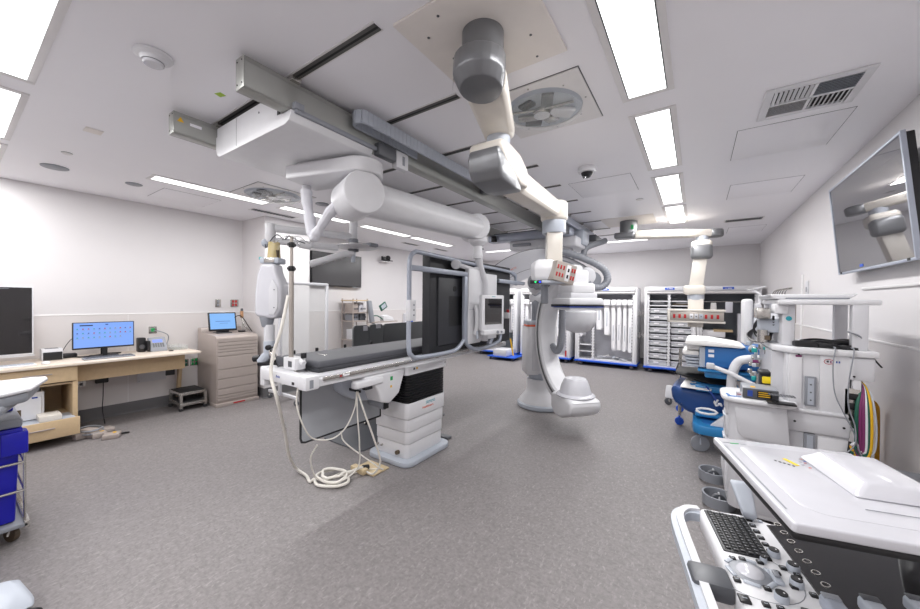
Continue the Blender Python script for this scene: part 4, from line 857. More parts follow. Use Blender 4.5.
# mobile barrier frame by the pilaster
t = thing('mobile_barrier', 'pale tubular mobile barrier with clear pane on castors, behind the injector', 'barrier', (-5.2, 3.3, 0))
bx_ = -5.2
m = MB('offw')
for y in (2.86, 3.66): m.box(bx_-.025, bx_+.025, y-.02, y+.02, .12, 1.84, b=.006)
m.box(bx_-.025, bx_+.025, 2.86, 3.66, 1.80, 1.845, b=.006); m.box(bx_-.02, bx_+.02, 2.86, 3.66, .5, .54, b=.005); part('frame', m, t)
for y in (2.92, 3.62): m = MB('offw'); m.box(bx_-.42, bx_+.36, y-.022, y+.022, .10, .14, b=.008); part('foot_bar', m, t)
for y in (2.92, 3.62):
    for x in (bx_-.4, bx_+.34): m = castor((x, y, .1), .04, ('dgrey', 'steel'), .4); part('castor', m, t)
m = MB('clear'); m.box(bx_-.004, bx_+.004, 2.88, 3.64, .54, 1.80); part('clear_pane', m, t)
# ================================================================== LEFT WALL: desk, cabinet and what stands on them
m = MB('woodt'); m.box(-6.39, -5.64, -1.0, 2.0, .822, .85, b=.004); single('worktop', m, 'long pale laminate worktop along the left wall', 'worktop')
t = thing('wood_cabinet', 'light maple cabinet with an open printer bay under the left worktop', 'cabinet', (-6.05, .2, .08))
m = MB('wood')
m.box(-6.37, -5.70, .81, .85, .08, .82, b=.002); m.box(-6.37, -5.70, -.6, -.56, .08, .82, b=.002); m.box(-6.37, -6.34, -.56, .81, .08, .82); m.box(-6.34, -5.72, -.56, .81, .62, .64); m.box(-6.34, -5.72, -.56, .81, .08, .11)
part('carcass', m, t)
def drawer(z0, z1, x1, par):
    m = MB('wood'); m.box(x1-.02, x1, -.58, .84, z0, z1, b=.003); d = part('drawer', m, par)
    m = MB('taupe'); 
    m.box(x1, x1+.014, .46, .66, (z0+z1)/2+.01, (z0+z1)/2+.022, b=.003); part('handle', m, d, 'dark steel bar handle'); return d
drawer(.655, .815, -5.68, t)
d = drawer(.10, .285, -5.52, t); m = MB('wood', 'dgrey'); m.box(-6.2, -5.54, -.56, .82, .12, .26); part('drawer_tray', m, d)
m = MB('lgrey'); m.box(-5.9, -5.53, .2, .82, .262, .27, b=.002); part('pull_out_shelf', m, d)
t = thing('desk_support', 'maple apron and leg panel under the right part of the left worktop', 'desk frame', (-6.0, 1.4, 0))
m = MB('wood'); m.box(-5.93, -5.90, .86, 1.9, .60, .82, b=.002); part('apron', m, t); m = MB('wood'); m.prism([(-6.38, .0), (-6.335, .0), (-6.2, .82), (-6.30, .82)], 'y', 1.94, 1.98, b=.002); part('leg_panel', m, t)
m = MB('offw', 'mgrey'); m.box(-6.39, -6.378, 1.51, 1.83, .40, .62, b=.003); m.mi('mgrey'); m.cyl((-6.379, 1.53, .42), (-6.376, 1.53, .42), .006, n=8); single('wall_access_cover', m, 'flat white access cover on the wall under the desk', 'cover plate')
t = thing('laser_printer', 'white laser printer in the open bay of the maple cabinet', 'printer', (-6.0, .45, .27))
m = MB('white'); m.box(-6.28, -5.78, .0, .6, .275, .52, b=.015); m.box(-6.26, -5.8, .3, .62, .30, .56, b=.012); m.mi('dgrey'); m.box(-6.22, -5.82, .05, .6, .52, .60, b=.02); part('printer_body', m, t)
m = MB('brown', 'inkb'); m.box(-5.782, -5.775, .34, .46, .33, .40, b=.003); m.mi('dgrey'); m.box(-5.782, -5.775, .1, .28, .29, .32); m.mi('inkb'); m.box(-5.781, -5.776, .53, .57, .50, .515); part('printer_panel', m, t)
m = MB('cream'); m.box(-5.80, -5.6, .56, .72, .272, .33, b=.006); single('label_box', m, 'small cream box beside the printer on the pull-out shelf', 'box')
# wide curved monitor
t = thing('desktop_monitor', 'wide monitor with a lit blue icon screen on the left worktop', 'monitor', (-6.1, 1.14, .85))
c0 = Vector((-6.11, 1.14, 0)); 
def MT(mb): mb.T = Matrix.Translation((-6.11, 1.14, 0)); return mb
m = MT(MB('black')); m.box(-.02, .01, -.275, .275, .945, 1.27, b=.006); part('bezel', m, t)
m = MT(MB('scrb')); m.box(.0095, .012, -.265, .265, .965, 1.262); sc = part('screen', m, t)
m = MT(MB('black')); m.box(-.0, .0125, -.22, -.09, 1.228, 1.240) if False else m.box(.011, .0132, -.215, -.105, 1.226, 1.238); m.mi('inkb'); m.box(.011, .0132, .005, .03, 1.232, 1.245)
random.seed(3)
for r_ in range(3):
    for q in range(11 if r_ < 2 else 9):
        m.mi(random.choice(['inkb', 'tealink', 'inkb', 'tealink', 'red', 'mgrey'])); y = -.235+q*.047; z = 1.19-r_*.052; m.box(.011, .0132, y-.006, y+.006, z-.006, z+.006)
        m.mi('mgrey'); m.box(.011, .0128, y-.012, y+.012, z-.015, z-.0125)
part('screen_icons', m, sc)
m = MT(MB('black')); m.box(-.04, -.02, -.03, .03, .87, 1.1); m.box(-.1, .06, -.12, .12, .85, .86, b=.004); m.box(-.0, .02, -.02, .02, .86, .96); part('stand', m, t)
def keyboard(x, y, k, kk, label, grp=None):
    t = thing('keyboard', label, 'keyboard', (x, y, .85), 0)
    m = MB(k); m.box(x-.07, x+.07, y-.22, y+.22, .85, .868, b=.004); part('keyboard_body', m, t)
    m = MB(kk)
    for i in range(5):
        for j in range(15): m.box(x-.058+i*.024, x-.038+i*.024, y-.205+j*.0275, y-.182+j*.0275, .868, .873)
    part('keys', m, t)
keyboard(-5.84, 1.13, 'mgrey', 'dgrey', 'grey keyboard in front of the lit wide monitor')
keyboard(-5.80, .34, 'white', 'lgrey', 'white keyboard in front of the big dark screen at the left edge')
m = MB('white'); m.sph((-5.80, .63, .86), .045, sc=(1.2, .75, .5)); single('mouse', m, 'white computer mouse beside the white keyboard', 'mouse')
t = thing('large_dark_screen', 'large dark wall-side screen with a thin pale frame at the left edge', 'screen', (-6.1, .1, .85))
m = MB('offw'); m.box(-6.03, -5.985, -.85, .565, .945, 1.68, b=.004); m.box(-6.02, -5.99, -.85, .568, .93, .95); part('screen_frame', m, t)
m = MB('mirror'); m.bm.free(); m = MB('scrdk'); m.box(-5.986, -5.983, -.84, .553, .965, 1.672); part('screen_glass', m, t)
m = MB('mgrey'); m.box(-5.9835, -5.982, .25, .4, 1.655, 1.659); 
for y in (.26, .30): m.box(-5.9835, -5.982, y, y+.014, 1.295, 1.299); m.box(-5.9835, -5.982, y+.011, y+.014, 1.28, 1.299); m.box(-5.9835, -5.982, y, y+.014, 1.278, 1.282)
part('screen_marks', m, t)
m = MB('dgrey'); m.box(-6.1, -5.95, -.4, .1, .85, .862, b=.003); m.box(-6.05, -6.0, -.2, -.1, .86, .96); part('stand', m, t)
t = thing('label_printer', 'small square label printer with a dark front on the worktop', 'printer', (-6.15, .72, .85))
m = MB('offw'); m.box(-6.24, -6.08, .63, .79, .85, .98, b=.008); part('printer_body', m, t); m = MB('black'); m.box(-6.081, -6.074, .64, .785, .855, .945, b=.003); part('printer_front', m, t); m = MB('dgrey'); m.box(-6.2, -6.12, .66, .76, .978, .984); part('label_slot', m, t)
t = thing('docking_cables', 'tangle of black cables and a black adapter beside the wide monitor', 'cable', (-6.2, .88, .85))
m = MB('black'); m.box(-6.28, -6.18, .80, .92, .85, .90, b=.01); part('adapter', m, t); m = MB('black')
for k in range(3): m.tube([(-6.22, .85+.03*k, .87), (-6.15+.03*k, .95, .855), (-6.2, 1.1+.1*k, .858), (-6.3, 1.2, .856)], .006, n=6, smooth=6)
m.tube([(-6.3, .80, .9), (-6.37, .9, 1.06), (-6.37, 1.0, 1.06), (-6.3, 1.05, 1.0)], .004, n=6, smooth=6); part('cables', m, t)
t = thing('speaker', 'small black computer speaker right of the wide monitor', 'speaker', (-6.18, 1.5, .85))
m = MB('black'); m.box(-6.22, -6.12, 1.46, 1.54, .85, 1.04, b=.012); part('speaker_body', m, t); m = MB('dgrey'); m.cyl((-6.12, 1.5, .92), (-6.115, 1.5, .92), .03, n=18); part('speaker_cone', m, t)
t = thing('desk_phone', 'grey desk phone with a blue display on the worktop', 'phone', (-6.12, 1.66, .85))
m = MB('mgrey'); m.prism([(-6.2, .85), (-6.04, .85), (-6.05, .88), (-6.15, 1.03), (-6.2, 1.03)], 'y', 1.57, 1.75, b=.006); part('phone_base', m, t)
m = MB('lcd'); m.T = Matrix.Translation((-6.118, 1.66, .985)) @ Matrix.Rotation(R(56), 4, 'Y'); m.box(-.022, .022, -.055, .05, -.001, .002); part('display', m, t)
m = MB('dgrey'); m.T = Matrix.Translation((-6.082, 1.66, .93)) @ Matrix.Rotation(R(56), 4, 'Y')
for i in range(4):
    for j in range(5): m.box(-.03+i*.016, -.02+i*.016, -.06+j*.026, -.043+j*.026, 0, .004)
part('phone_keys', m, t); m = MB('black'); m.box(-6.14, -6.05, 1.535, 1.572, .86, 1.0, b=.012); part('handset', m, t)
t = thing('acrylic_organizer', 'clear acrylic tray organiser at the right end of the worktop', 'organiser', (-6.2, 1.87, .85))
m = MB('clear')
for a in ((-6.34, -6.0, 1.80, 1.804), (-6.34, -6.0, 1.96, 1.964), (-6.34, -6.336, 1.8, 1.964), (-6.0, -5.996, 1.8, 1.964), (-6.2, -6.196, 1.8, 1.964)): m.box(*a, .85, .91)
m.box(-6.34, -5.996, 1.80, 1.964, .85, .854); part('tray', m, t)
m = MB('clear'); m.box(-6.34, -6.24, 1.62, 1.78, .85, .90); single('acrylic_box', m, 'small clear acrylic box between the desk phone and the organiser', 'box')
# wall plates
def plate(name, label, cat, y, z, k, ports, x=XL, w=.08, h=.12, pk='dgrey', g='wall outlets'):
    t = thing(name, label, cat, (x, y, z-h/2), group=g)
    m = MB(k); m.box(x, x+.014, y-w/2, y+w/2, z-h/2, z+h/2, b=.003); part('plate', m, t); m = MB(pk)
    for py, pz, sy, sz in ports: m.box(x+.013, x+.018, y+py-sy, y+py+sy, z+pz-sz, z+pz+sz, b=.002)
    part('sockets', m, t); return t
duo = [(0, .028, .016, .02), (0, -.028, .016, .02)]; quad = [(a, b, .015, .02) for a in (-.022, .022) for b in (-.028, .028)]
plate('wall_outlet', 'grey steel wall outlet above the taupe cabinet, left of the red one', 'outlet', 2.62-.12, 1.50, 'steel', duo, pk='mgrey')
plate('wall_outlet', 'steel plate with four red emergency sockets on the left wall', 'outlet', 2.74, 1.50, 'steel', quad, w=.12, pk='red')
t = plate('network_outlet', 'small steel network plate with green socket and cable above the desk phone', 'outlet', 1.68, 1.12, 'steel', [(0, .0, .02, .025)], w=.09, h=.1, pk='green')
m = MB('mgrey'); m.tube([(-6.38, 1.69, 1.11), (-6.33, 1.74, 1.10), (-6.3, 1.82, 1.05), (-6.33, 1.84, .98), (-6.3, 1.80, .87)], .006, n=6, smooth=6); part('patch_cable', m, t)
plate('network_outlet', 'left steel multi-socket plate under the worktop end', 'outlet', 2.05, .60, 'steel', quad, w=.11, h=.11, pk='dgreen')
plate('network_outlet', 'right steel multi-socket plate under the worktop end', 'outlet', 2.175, .60, 'steel', quad, w=.11, h=.11, pk='green')
plate('wall_outlet', 'steel outlet under the desk with no plug', 'outlet', .98, .51, 'steel', duo, pk='dgrey')
t = plate('wall_outlet', 'steel outlet under the desk with a black power adapter plugged in', 'outlet', 1.16, .53, 'steel', duo)
m = MB('black'); m.box(XL+.016, XL+.07, 1.10, 1.22, .47, .60, b=.01); m.tube([(XL+.06, 1.17, .48), (XL+.1, 1.16, .3), (XL+.12, 1.15, .15), (XL+.4, 1.12, .03)], .005, n=6, smooth=6); part('power_adapter', m, t)
m = MB('black'); m.box(-5.97, -5.94, 1.70, 1.80, .52, .68, b=.008); m.box(-5.98, -5.93, 1.74, 1.78, .66, .86); single('black_desk_bracket', m, 'small black box under the desk beside the leg panel', 'box')
# foot pedal tangle
t = thing('foot_switch', 'grey foot switch with yellow marks and tangled cable on the floor under the desk', 'foot switch', (-5.6, 1.0, 0))
m = MB('taupe'); m.box(-5.68, -5.6, .80, .92, 0, .07, rz=.3, b=.02); m.box(-5.78, -5.66, 1.0, 1.14, 0, .05, rz=.2, b=.012); m.box(-5.66, -5.5, .93, 1.05, 0, .06, b=.012); m.box(-5.72, -5.58, .88, .98, .0, .10, rz=.5, b=.02); m.box(-5.5, -5.36, 1.0, 1.14, .0, .05, rz=-.4, b=.01); part('pedals', m, t)
m = MB('yellow'); m.box(-5.6, -5.55, 1.0, 1.03, .06, .063); m.box(-5.46, -5.42, 1.08, 1.11, .05, .053); part('yellow_marks', m, t)
m = MB('mgrey'); m.tube([(-5.6+.16*math.cos(a*.9)-.1, 1.0+.1*math.sin(a*.9)-.05, .02+.005*a) for a in range(16)], .008, n=6, smooth=5); m.mi('black'); m.tube([(-5.45, 1.1, .03), (-5.44, 1.16, .02), (-5.45, 1.22, .01)], .01, n=8); part('cables', m, t)

# step stool
t = thing('step_stool', 'chrome two-step stool with black rubber treads in front of the desk end', 'step stool', (-6.1, 1.96, 0))
sx0, sx1, sy0, sy1 = -6.31, -5.92, 1.84, 2.17
def SB(*k): return MB(*k)
for nm, x0, x1, z, lb in (('lower_step', sx0-.03, sx1+.03, .12, None), ('upper_step', sx0, sx1, .26, None)):
    m = MB('steel'); m.box(x0, x1, sy0, sy1, z-.05, z-.008, b=.006); s_ = part(nm, m, t); m = MB('rubber'); m.box(x0+.02, x1-.02, sy0+.02, sy1-.02, z-.012, z, b=.002); part('tread', m, s_, 'black ribbed rubber tread')
for x, z in ((sx0+.0, .22), (sx1-.0, .22)):
    for y in (sy0+.02, sy1-.02):
        m = MB('steel'); m.hull([(x-.02, y-.016, 0.02), (x+.02, y+.016, .02), (x-.02, y+.016, .02), (x+.02, y-.016, .02), (x-.02, y-.016, z), (x+.02, y+.016, z), (x-.02, y+.016, z), (x+.02, y-.016, z)]); l = part('leg', m, t)
        m = MB('rubber'); m.box(x-.025, x+.025, y-.02, y+.02, 0, .04, b=.004); part('rubber_foot', m, l)

# taupe drawer cabinet with sloped worktop and tablet
t = thing('drawer_cabinet', 'taupe steel cabinet of many shallow drawers in the left corner', 'cabinet', (-6.05, 2.51, 0))
m = MB('taupe'); m.prism([(-6.36, .03), (-5.70, .03), (-5.70, 1.0), (-5.74, 1.03), (-6.22, 1.06), (-6.24, 1.12), (-6.36, 1.12)], 'y', 2.21, 2.78, b=.004); part('cabinet_body', m, t)
hs = [(.94, .995), (.885, .935), (.84, .88), (.80, .835), (.74, .795), (.55, .735), (.41, .545), (.27, .405), (.17, .265), (.13, .165), (.09, .125)]
for a, b in hs:
    m = MB('taupe'); m.box(-5.702, -5.686, 2.22, 2.77, a, b-.005, b=.0012, seg=1); part('drawer', m, t)
m = MB('taupe', 'red'); m.box(-5.9, -5.67, 2.20, 2.79, .0, .05, b=.004); m.mi('red'); m.box(-5.671, -5.668, 2.42, 2.58, .02, .04); part('plinth', m, t)
t = thing('tablet_terminal', 'tilted tablet computer with a bright blue screen on the taupe cabinet', 'tablet', (-5.98, 2.42, 1.04))
TM = Matrix.Translation((-5.98, 2.40, 1.225)) @ Matrix.Rotation(R(-6), 4, 'Z') @ Matrix.Rotation(R(-14), 4, 'Y') @ Matrix.Diagonal((1, 1.06, 1.06, 1))
m = MB('black'); m.T = TM; m.box(-.015, .01, -.175, .175, -.135, .135, b=.012); part('tablet_body', m, t)
m = MB('scrt'); m.T = TM; m.box(.009, .0115, -.155, .155, -.11, .115); s_ = part('screen', m, t)
m = MB('inkb'); m.T = TM; m.box(.011, .0125, -.09, .09, -.002, .004); m.box(.011, .0125, -.04, .06, -.03, -.026); part('screen_text', m, s_)
m = MB('offw'); m.T = TM; m.box(-.01, .012, -.05, .05, .13, .145, b=.004); part('scanner_clip', m, t)
m = MB('dgrey'); m.box(-6.06, -6.0, 2.34, 2.5, 1.05, 1.2, b=.006); m.box(-6.12, -5.95, 2.32, 2.52, 1.045, 1.06); part('tablet_stand', m, t)
t = thing('badge_scanner', 'small scanner on a bent black cable beside the tablet', 'scanner', (-6.0, 2.68, 1.05))
m = MB('skin'); m.box(-6.02, -5.98, 2.66, 2.70, 1.27, 1.38, b=.008); m.mi('dgrey'); m.box(-6.015, -5.985, 2.665, 2.695, 1.36, 1.42, b=.006); part('scanner_head', m, t)
m = MB('steel', 'black'); m.tube([(-6.0, 2.68, 1.28), (-5.98, 2.69, 1.2), (-5.95, 2.72, 1.12), (-5.93, 2.78, 1.06)], .012, n=8, smooth=5); m.mi('black'); m.tube([(-6.0, 2.60, 1.2), (-5.97, 2.56, 1.27), (-5.97, 2.62, 1.31), (-5.96, 2.68, 1.27), (-5.93, 2.74, 1.15), (-5.9, 2.79, 1.05)], .007, n=8, smooth=6); m.cyl((-6.0, 2.68, 1.05), (-6.0, 2.68, 1.07), .05, n=18); part('gooseneck', m, t)

# ================================================================== TV WALL (left, far)
t = thing('wall_television', 'dark wall-mounted television on the far left wall, behind the surgical light', 'television', (-6.37, 4.72, 1.85))
m = MB('black'); m.box(-6.37, -6.31, 4.10, 5.34, 1.85, 2.545, b=.006); part('bezel', m, t); m = MB('mirror'); m.bm.free(); m = MB('scrg'); m.box(-6.3105, -6.307, 4.115, 5.325, 1.87, 2.53); part('screen', m, t)
m = MB('dgrey'); m.box(XL, -6.37, 4.4, 5.0, 2.0, 2.4); part('wall_mount', m, t)
m = MB('mgrey'); m.box(-6.312, -6.306, 5.1, 5.2, 1.84, 1.86); part('sensor_bar', m, t)
t = thing('wall_camera', 'black pan camera on a white wall bracket, right of the dark television', 'camera', (-6.36, 6.1, 2.5))
m = MB('trimw'); m.box(XL, XL+.16, 5.93, 6.22, 2.50, 2.515, b=.004); part('bracket', m, t); m = MB('black'); m.box(-6.33, -6.24, 6.0, 6.14, 2.515, 2.56, b=.01); m.sph((-6.28, 6.13, 2.60), .065); m.cyl((-6.28, 5.98, 2.58), (-6.22, 5.97, 2.58), .04, n=16); m.box(-6.30, -6.26, 5.93, 5.97, 2.53, 2.63, b=.008); m.box(-6.28, -6.24, 6.16, 6.26, 2.53, 2.55); part('camera_head', m, t)
m = MB('skin'); m.box(XL+.001, XL+.01, 3.72, 3.76, 1.25, 1.70, b=.003); single('wall_strip_label', m, 'narrow tan strip hanging on the wall below the dark television', 'strip')
t = thing('wire_shelf_cart', 'taupe wire shelf cart crowded with small instruments behind the table', 'cart', (-6.1, 5.2, 0))
m = MB('taupe')
for x in (-6.3, -5.95):
    for y in (4.82, 5.2): m.cyl((x, y, .1), (x, y, 1.6), .014, n=10)
part('posts', m, t)
for z in (.35, .72, 1.12, 1.30, 1.56):
    m = MB('taupe' if z < 1.5 else 'wood'); m.box(-6.32, -5.93, 4.8, 5.22, z-.012, z+.012, b=.003); part('shelf', m, t)
for x in (-6.3, -5.95):
    for y in (4.82, 5.2): m = castor((x, y, .1), .045); part('castor', m, t)
g = 'instruments on the wire shelf cart'
for a, k, s_ in (((-6.25, -6.0, 4.84, 5.0, 1.312, 1.5), 'taupe', 'taupe instrument box on the upper shelf of the wire cart'), ((-6.25, -6.0, 5.03, 5.14, 1.312, 1.52), 'paperb', 'pale upright module beside the taupe box on the wire cart'), ((-6.25, -6.0, 4.85, 5.01, 1.132, 1.27), 'mgrey', 'grey module on the second shelf of the wire cart'),
    ((-6.2, -5.98, 5.03, 5.19, 1.132, 1.28), 'dgrey', 'dark module beside the grey one on the wire cart'), ((-6.2, -5.95, 4.85, 5.18, .732, .95), 'offw', 'white box on the lower shelf of the wire cart')):
    m = MB(k); m.box(*a, b=.01); m.mi('dgrey'); 
    for i in range(3): m.box(a[1], a[1]+.006, a[2]+.03+i*.05, a[2]+.06+i*.05, a[4]+.05, a[4]+.09, b=.002)
    single('instrument_box', m, s_, 'instrument', g)
QY = -.36
t = thing('blood_pump_arm', 'grey pole with small display and pump on the side of the wire cart', 'pump', (-5.9, 5.6, 1.0))
m = MB('mgrey'); m.T = Matrix.Translation((0, QY, 0)); m.prism([(5.62, .95), (5.72, .95), (5.60, 1.56), (5.5, 1.56)], 'x', -5.92, -5.85, b=.01); m.mi('taupe'); m.sph((-5.85, 5.55, .98), .09); m.sph((-5.85, 5.68, .92), .07); part('pump_body', m, t)
m = MB('dgreen', 'lgrey'); m.T = Matrix.Translation((-5.9, 5.98+QY, 1.43)) @ Matrix.Rotation(R(30), 4, 'X'); m.box(-.02, .02, -.1, .1, -.07, .07, b=.006); m.mi('lgrey'); m.box(.018, .024, -.07, .07, -.04, .05); part('display', m, t)
m = MB('taupe', 'offw'); m.T = Matrix.Translation((0, QY, 0)); m.box(-6.0, -5.8, 5.6, 6.35, 1.075, 1.095, b=.003); m.mi('white'); m.prism([(5.95, 1.095), (6.3, 1.095), (6.22, 1.18), (6.05, 1.24), (5.95, 1.22)], 'x', -5.98, -5.84, b=.01); m.mi('dgreen'); m.tube([(-5.9, 5.65, 1.22), (-5.88, 5.8, 1.22), (-5.88, 5.98, 1.12)], .012, smooth=5); part('side_tray', m, t)
for y, z, s_ in ((6.95, 1.08, 'left clear wall dispenser with blue caps behind the frame post'), (7.75, 1.12, 'right clear wall dispenser with blue marks behind the frame post')):
    t = thing('wall_dispenser', s_, 'dispenser', (XL, y, z-.15), group='clear dispensers on the far left wall')
    m = MB('paperb'); m.box(XL, XL+.1, y-.16, y+.16, z-.15, z+.15, b=.02); part('dispenser_body', m, t); m = MB('blue'); m.box(XL+.1, XL+.105, y+.06, y+.12, z+.04, z+.1); m.box(XL+.1, XL+.105, y+.05, y+.13, z-.1, z-.04); part('blue_marks', m, t)
m = MB('trimw'); m.box(XL+.035, XL+.5, 5.9, 9.9, .74, .78, b=.005); m.box(XL+.035, XL+.45, 7.6, 9.8, .0, .74, b=.005); single('far_counter', m, 'low white counter along the far left wall behind the display frame', 'counter')
# grey upright cushions (arm boards) standing behind the table
t = thing('scatter_shield', 'row of joined charcoal shield panels standing behind the table mattress', 'radiation shield', (-3.55, 3.4, 0))
for a, b in ((2.9, 3.16), (3.16, 3.42), (3.42, 4.35)):
    m = MB('shield'); m.prism(rr(a+.003, b-.003, .12, 1.245, .05), 'x', -3.60, -3.575, b=.004); part('panel', m, t)
m = MB('paperb'); m.box(-3.575, -3.57, 3.06, 3.13, 1.17, 1.235); m.box(-3.575, -3.57, 3.28, 3.36, 1.19, 1.25); m.box(-3.575, -3.57, 4.25, 4.32, 1.17, 1.235); part('paper_tags', m, t, 'white paper tags')
m = MB('steel'); m.box(-3.61, -3.565, 2.92, 4.33, .08, .13, b=.006); m.box(-3.8, -3.4, 2.95, 3.0, .05, .09, b=.006); m.box(-3.8, -3.4, 4.2, 4.25, .05, .09, b=.006); part('base_frame', m, t)
for x in (-3.78, -3.42):
    for y in (2.975, 4.225): m = castor((x, y, .06), .026); part('castor', m, t)

# ================================================================== LEFT FOREGROUND CARTS
t = thing('linen_cart', 'cart with a deep blue bin and wire guard rails at the left edge', 'cart', (-3.9, -.05, 0))
m = MB('mgrey'); m.box(-4.3, -3.52, -.6, .31, .11, .135, b=.006); m.mi('steel'); m.box(-4.3, -3.52, .29, .315, .10, .145, b=.004); part('platform', m, t)
for x in (-4.2, -3.63):
    for y in (-.5, .25): m = castor((x, y, .11), .046, ('brown', 'steel'), .5); part('castor', m, t)
m = MB('steel')
for z in (.34, .52): m.tube([(-4.27, -.5, z), (-4.27, .295, z), (-3.54, .295, z), (-3.54, -.5, z)], .006, n=8)
for x, y in ((-4.27, .295), (-3.54, .295)): m.cyl((x, y, .13), (x, y, .72), .007, n=8)
part('wire_guard', m, t)
m = MB('binb'); m.hull([(x*k-3.9, y*k-.12, z) for z, k in ((.14, .95), (.74, 1.0)) for x in (-.34, .34) for y in (-.40, .40)], b=.012); m.box(-4.25, -3.54, -.53, .29, .69, .74, b=.008); m.box(-3.62, -3.52, .2, .31, .58, .72, b=.008); single('blue_bin', m, 'deep blue plastic bin standing on the cart platform at the left edge', 'bin')
t = thing('bin_lid', 'grey and black lid with clear bag edge on the blue bin', 'lid', (-3.9, -.1, .742))
m = MB('mgrey'); m.box(-4.25, -3.55, -.5, .29, .742, .80, b=.015); m.mi('black'); m.box(-4.2, -3.6, .282, .292, .755, .78); m.box(-4.1, -3.7, -.3, .1, .80, .806); part('lid_shell', m, t); m = MB('binb'); m.box(-4.2, -3.8, .1, .27, .802, .83, b=.01); part('blue_handle', m, t)
t = thing('equipment_cart', 'white-topped equipment cart with rounded grey underside at the left edge', 'cart', (-3.3, -.1, 0))
m = MB('white'); m.prism([(-3.86, -.7), (-3.86, .36), (-3.82, .42), (-3.74, .415), (-3.42, .315), (-3.32, .20), (-3.27, .0), (-3.25, -.7)], 'z', .985, 1.01, b=.01, seg=3); m.prism([(-3.8, -.65), (-3.8, .36), (-3.48, .27), (-3.38, .14), (-3.32, -.65)], 'z', 1.005, 1.018, b=.006); part('tray_top', m, t)
m = MB('mgrey'); m.prism([(-3.78, -.7), (-3.78, .385), (-3.42, .30), (-3.31, .18), (-3.26, -.7)], 'z', .92, .985, b=.02); m.prism([(-3.6, -.6), (-3.58, .28), (-3.3, .2), (-3.18, -.6)], 'z', .88, .94, b=.025); part('underside', m, t)
m = MB('mgrey'); m.cyl((-3.2, -.35, .2), (-3.2, -.35, .88), .06, n=20); part('column', m, t)
m = MB('mgrey', 'rubber'); m.prism(rr(-3.25, -2.55, -.7, .08, .12), 'z', .1, .17, b=.02); m.mi('lgrey'); m.hull([(-2.95, .05, .06), (-2.9, .24, .06), (-2.66, .27, .06), (-2.62, .05, .06), (-2.85, .05, .16), (-2.85, .21, .15), (-2.72, .2, .12)], b=.02); part('base', m, t)
m = MB('dgrey', 'rubber'); m.mi('rubber'); m.cyl((-2.60, .20, .05), (-2.56, .24, .05), .05, n=20, b=.006); m.cyl((-3.2, -.6, .055), (-3.16, -.58, .055), .055, n=20, b=.006); part('castor', m, t)
# ================================================================== SUPPLY CARTS along the back wall
YC, DC = 8.95, .62
def cart(x0, x1, label, divs, label_x=None, back='offw', ztop=1.92):
    t = thing('supply_cart', label, 'supply cart', ((x0+x1)/2, YC+DC/2, 0), group='tall white roll-top supply carts')
    m = MB('white'); w = .05
    m.box(x0, x0+w, YC, YC+DC, .13, ztop, b=.005); m.box(x1-w, x1, YC, YC+DC, .13, ztop, b=.005); m.box(x0+w, x1-w, YC+.02, YC+DC, ztop-.05, ztop); m.box(x0+w, x1-w, YC+.02, YC+DC, .13, .17)
    part('cart_body', m, t)
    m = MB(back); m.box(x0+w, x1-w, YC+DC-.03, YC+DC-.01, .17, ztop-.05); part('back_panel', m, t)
    m = MB('white'); m.box(x0+w-.01, x1-w+.01, YC-.03, YC+.1, ztop-.09, ztop+.005, b=.01); m.mi('trimw'); m.cyl((x0+w, YC+.02, ztop-.12), (x1-w, YC+.02, ztop-.12), .035, n=20); m.mi('dgrey'); m.box(x0+w, x1-w, YC-.005, YC+.0, ztop-.165, ztop-.155); part('roll_top', m, t)
    m = MB('blue'); lx = label_x if label_x else (x0+x1)/2; m.box(lx-.09, lx+.09, YC-.036, YC-.029, ztop-.065, ztop-.02); m.mi('paper'); m.box(lx-.06, lx-.02, YC-.038, YC-.035, ztop-.047, ztop-.038); m.box(lx-.01, lx+.06, YC-.038, YC-.035, ztop-.05, ztop-.036); part('name_plate', m, t, 'blue name plate')
    m = MB('blue'); m.box(x0-.01, x1+.01, YC-.03, YC+DC+.01, .095, .135, b=.008); part('bumper', m, t, 'bright blue bumper base')
    for i, x in enumerate((x0+.12, x1-.12)):
        for y in (YC+.08, YC+DC-.08): m = castor((x, y, .1), .045, ('dgrey', 'steel')); m.mi('red'); m.box(x-.02, x+.02, y-.05, y-.03, .075, .095, b=.002); part('castor', m, t)
    for d in divs:
        m = MB('white'); m.box(d-.03, d+.03, YC+.01, YC+.05, .17, ztop-.15); m.mi('black')
        z = .24
        while z < ztop-.2:
            for s_ in (-1, 1): m.box(d+s_*.028-.006, d+s_*.028+.006, YC+.002, YC+.012, z, z+.022)
            z += .073
        part('slotted_divider', m, t)
    for s_, x in ((1, x0+w), (-1, x1-w)):
        m = MB('white', 'dgrey'); m.box(min(x, x+s_*.05), max(x, x+s_*.05), YC+.01, YC+.05, .17, ztop-.15); m.mi('dgrey'); z = .24
        while z < ztop-.2: m.box(min(x+s_*.045, x+s_*.056), max(x+s_*.045, x+s_*.056), YC+.002, YC+.012, z, z+.022); z += .073
        part('slotted_rail', m, t)
    return t
c1 = cart(-2.53, -1.13, 'tall white supply cart of hanging white pouches, behind the floor C-arm', (-2.10,), label_x=-1.83, back='paperb')
c2 = cart(-.98, .0, 'tall white supply cart with two columns of clear bins, left of the far boom bar', (-.50,), back='mgrey')
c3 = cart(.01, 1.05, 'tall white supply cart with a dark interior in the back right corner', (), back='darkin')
c0 = cart(-4.02, -2.66, 'tall white supply cart partly hidden behind the floor C-arm column', (-3.3,), back='paperb')
c9 = cart(-5.5, -4.15, 'tall white supply cart behind the right end of the black-backed display', (-4.8,), back='darkin')
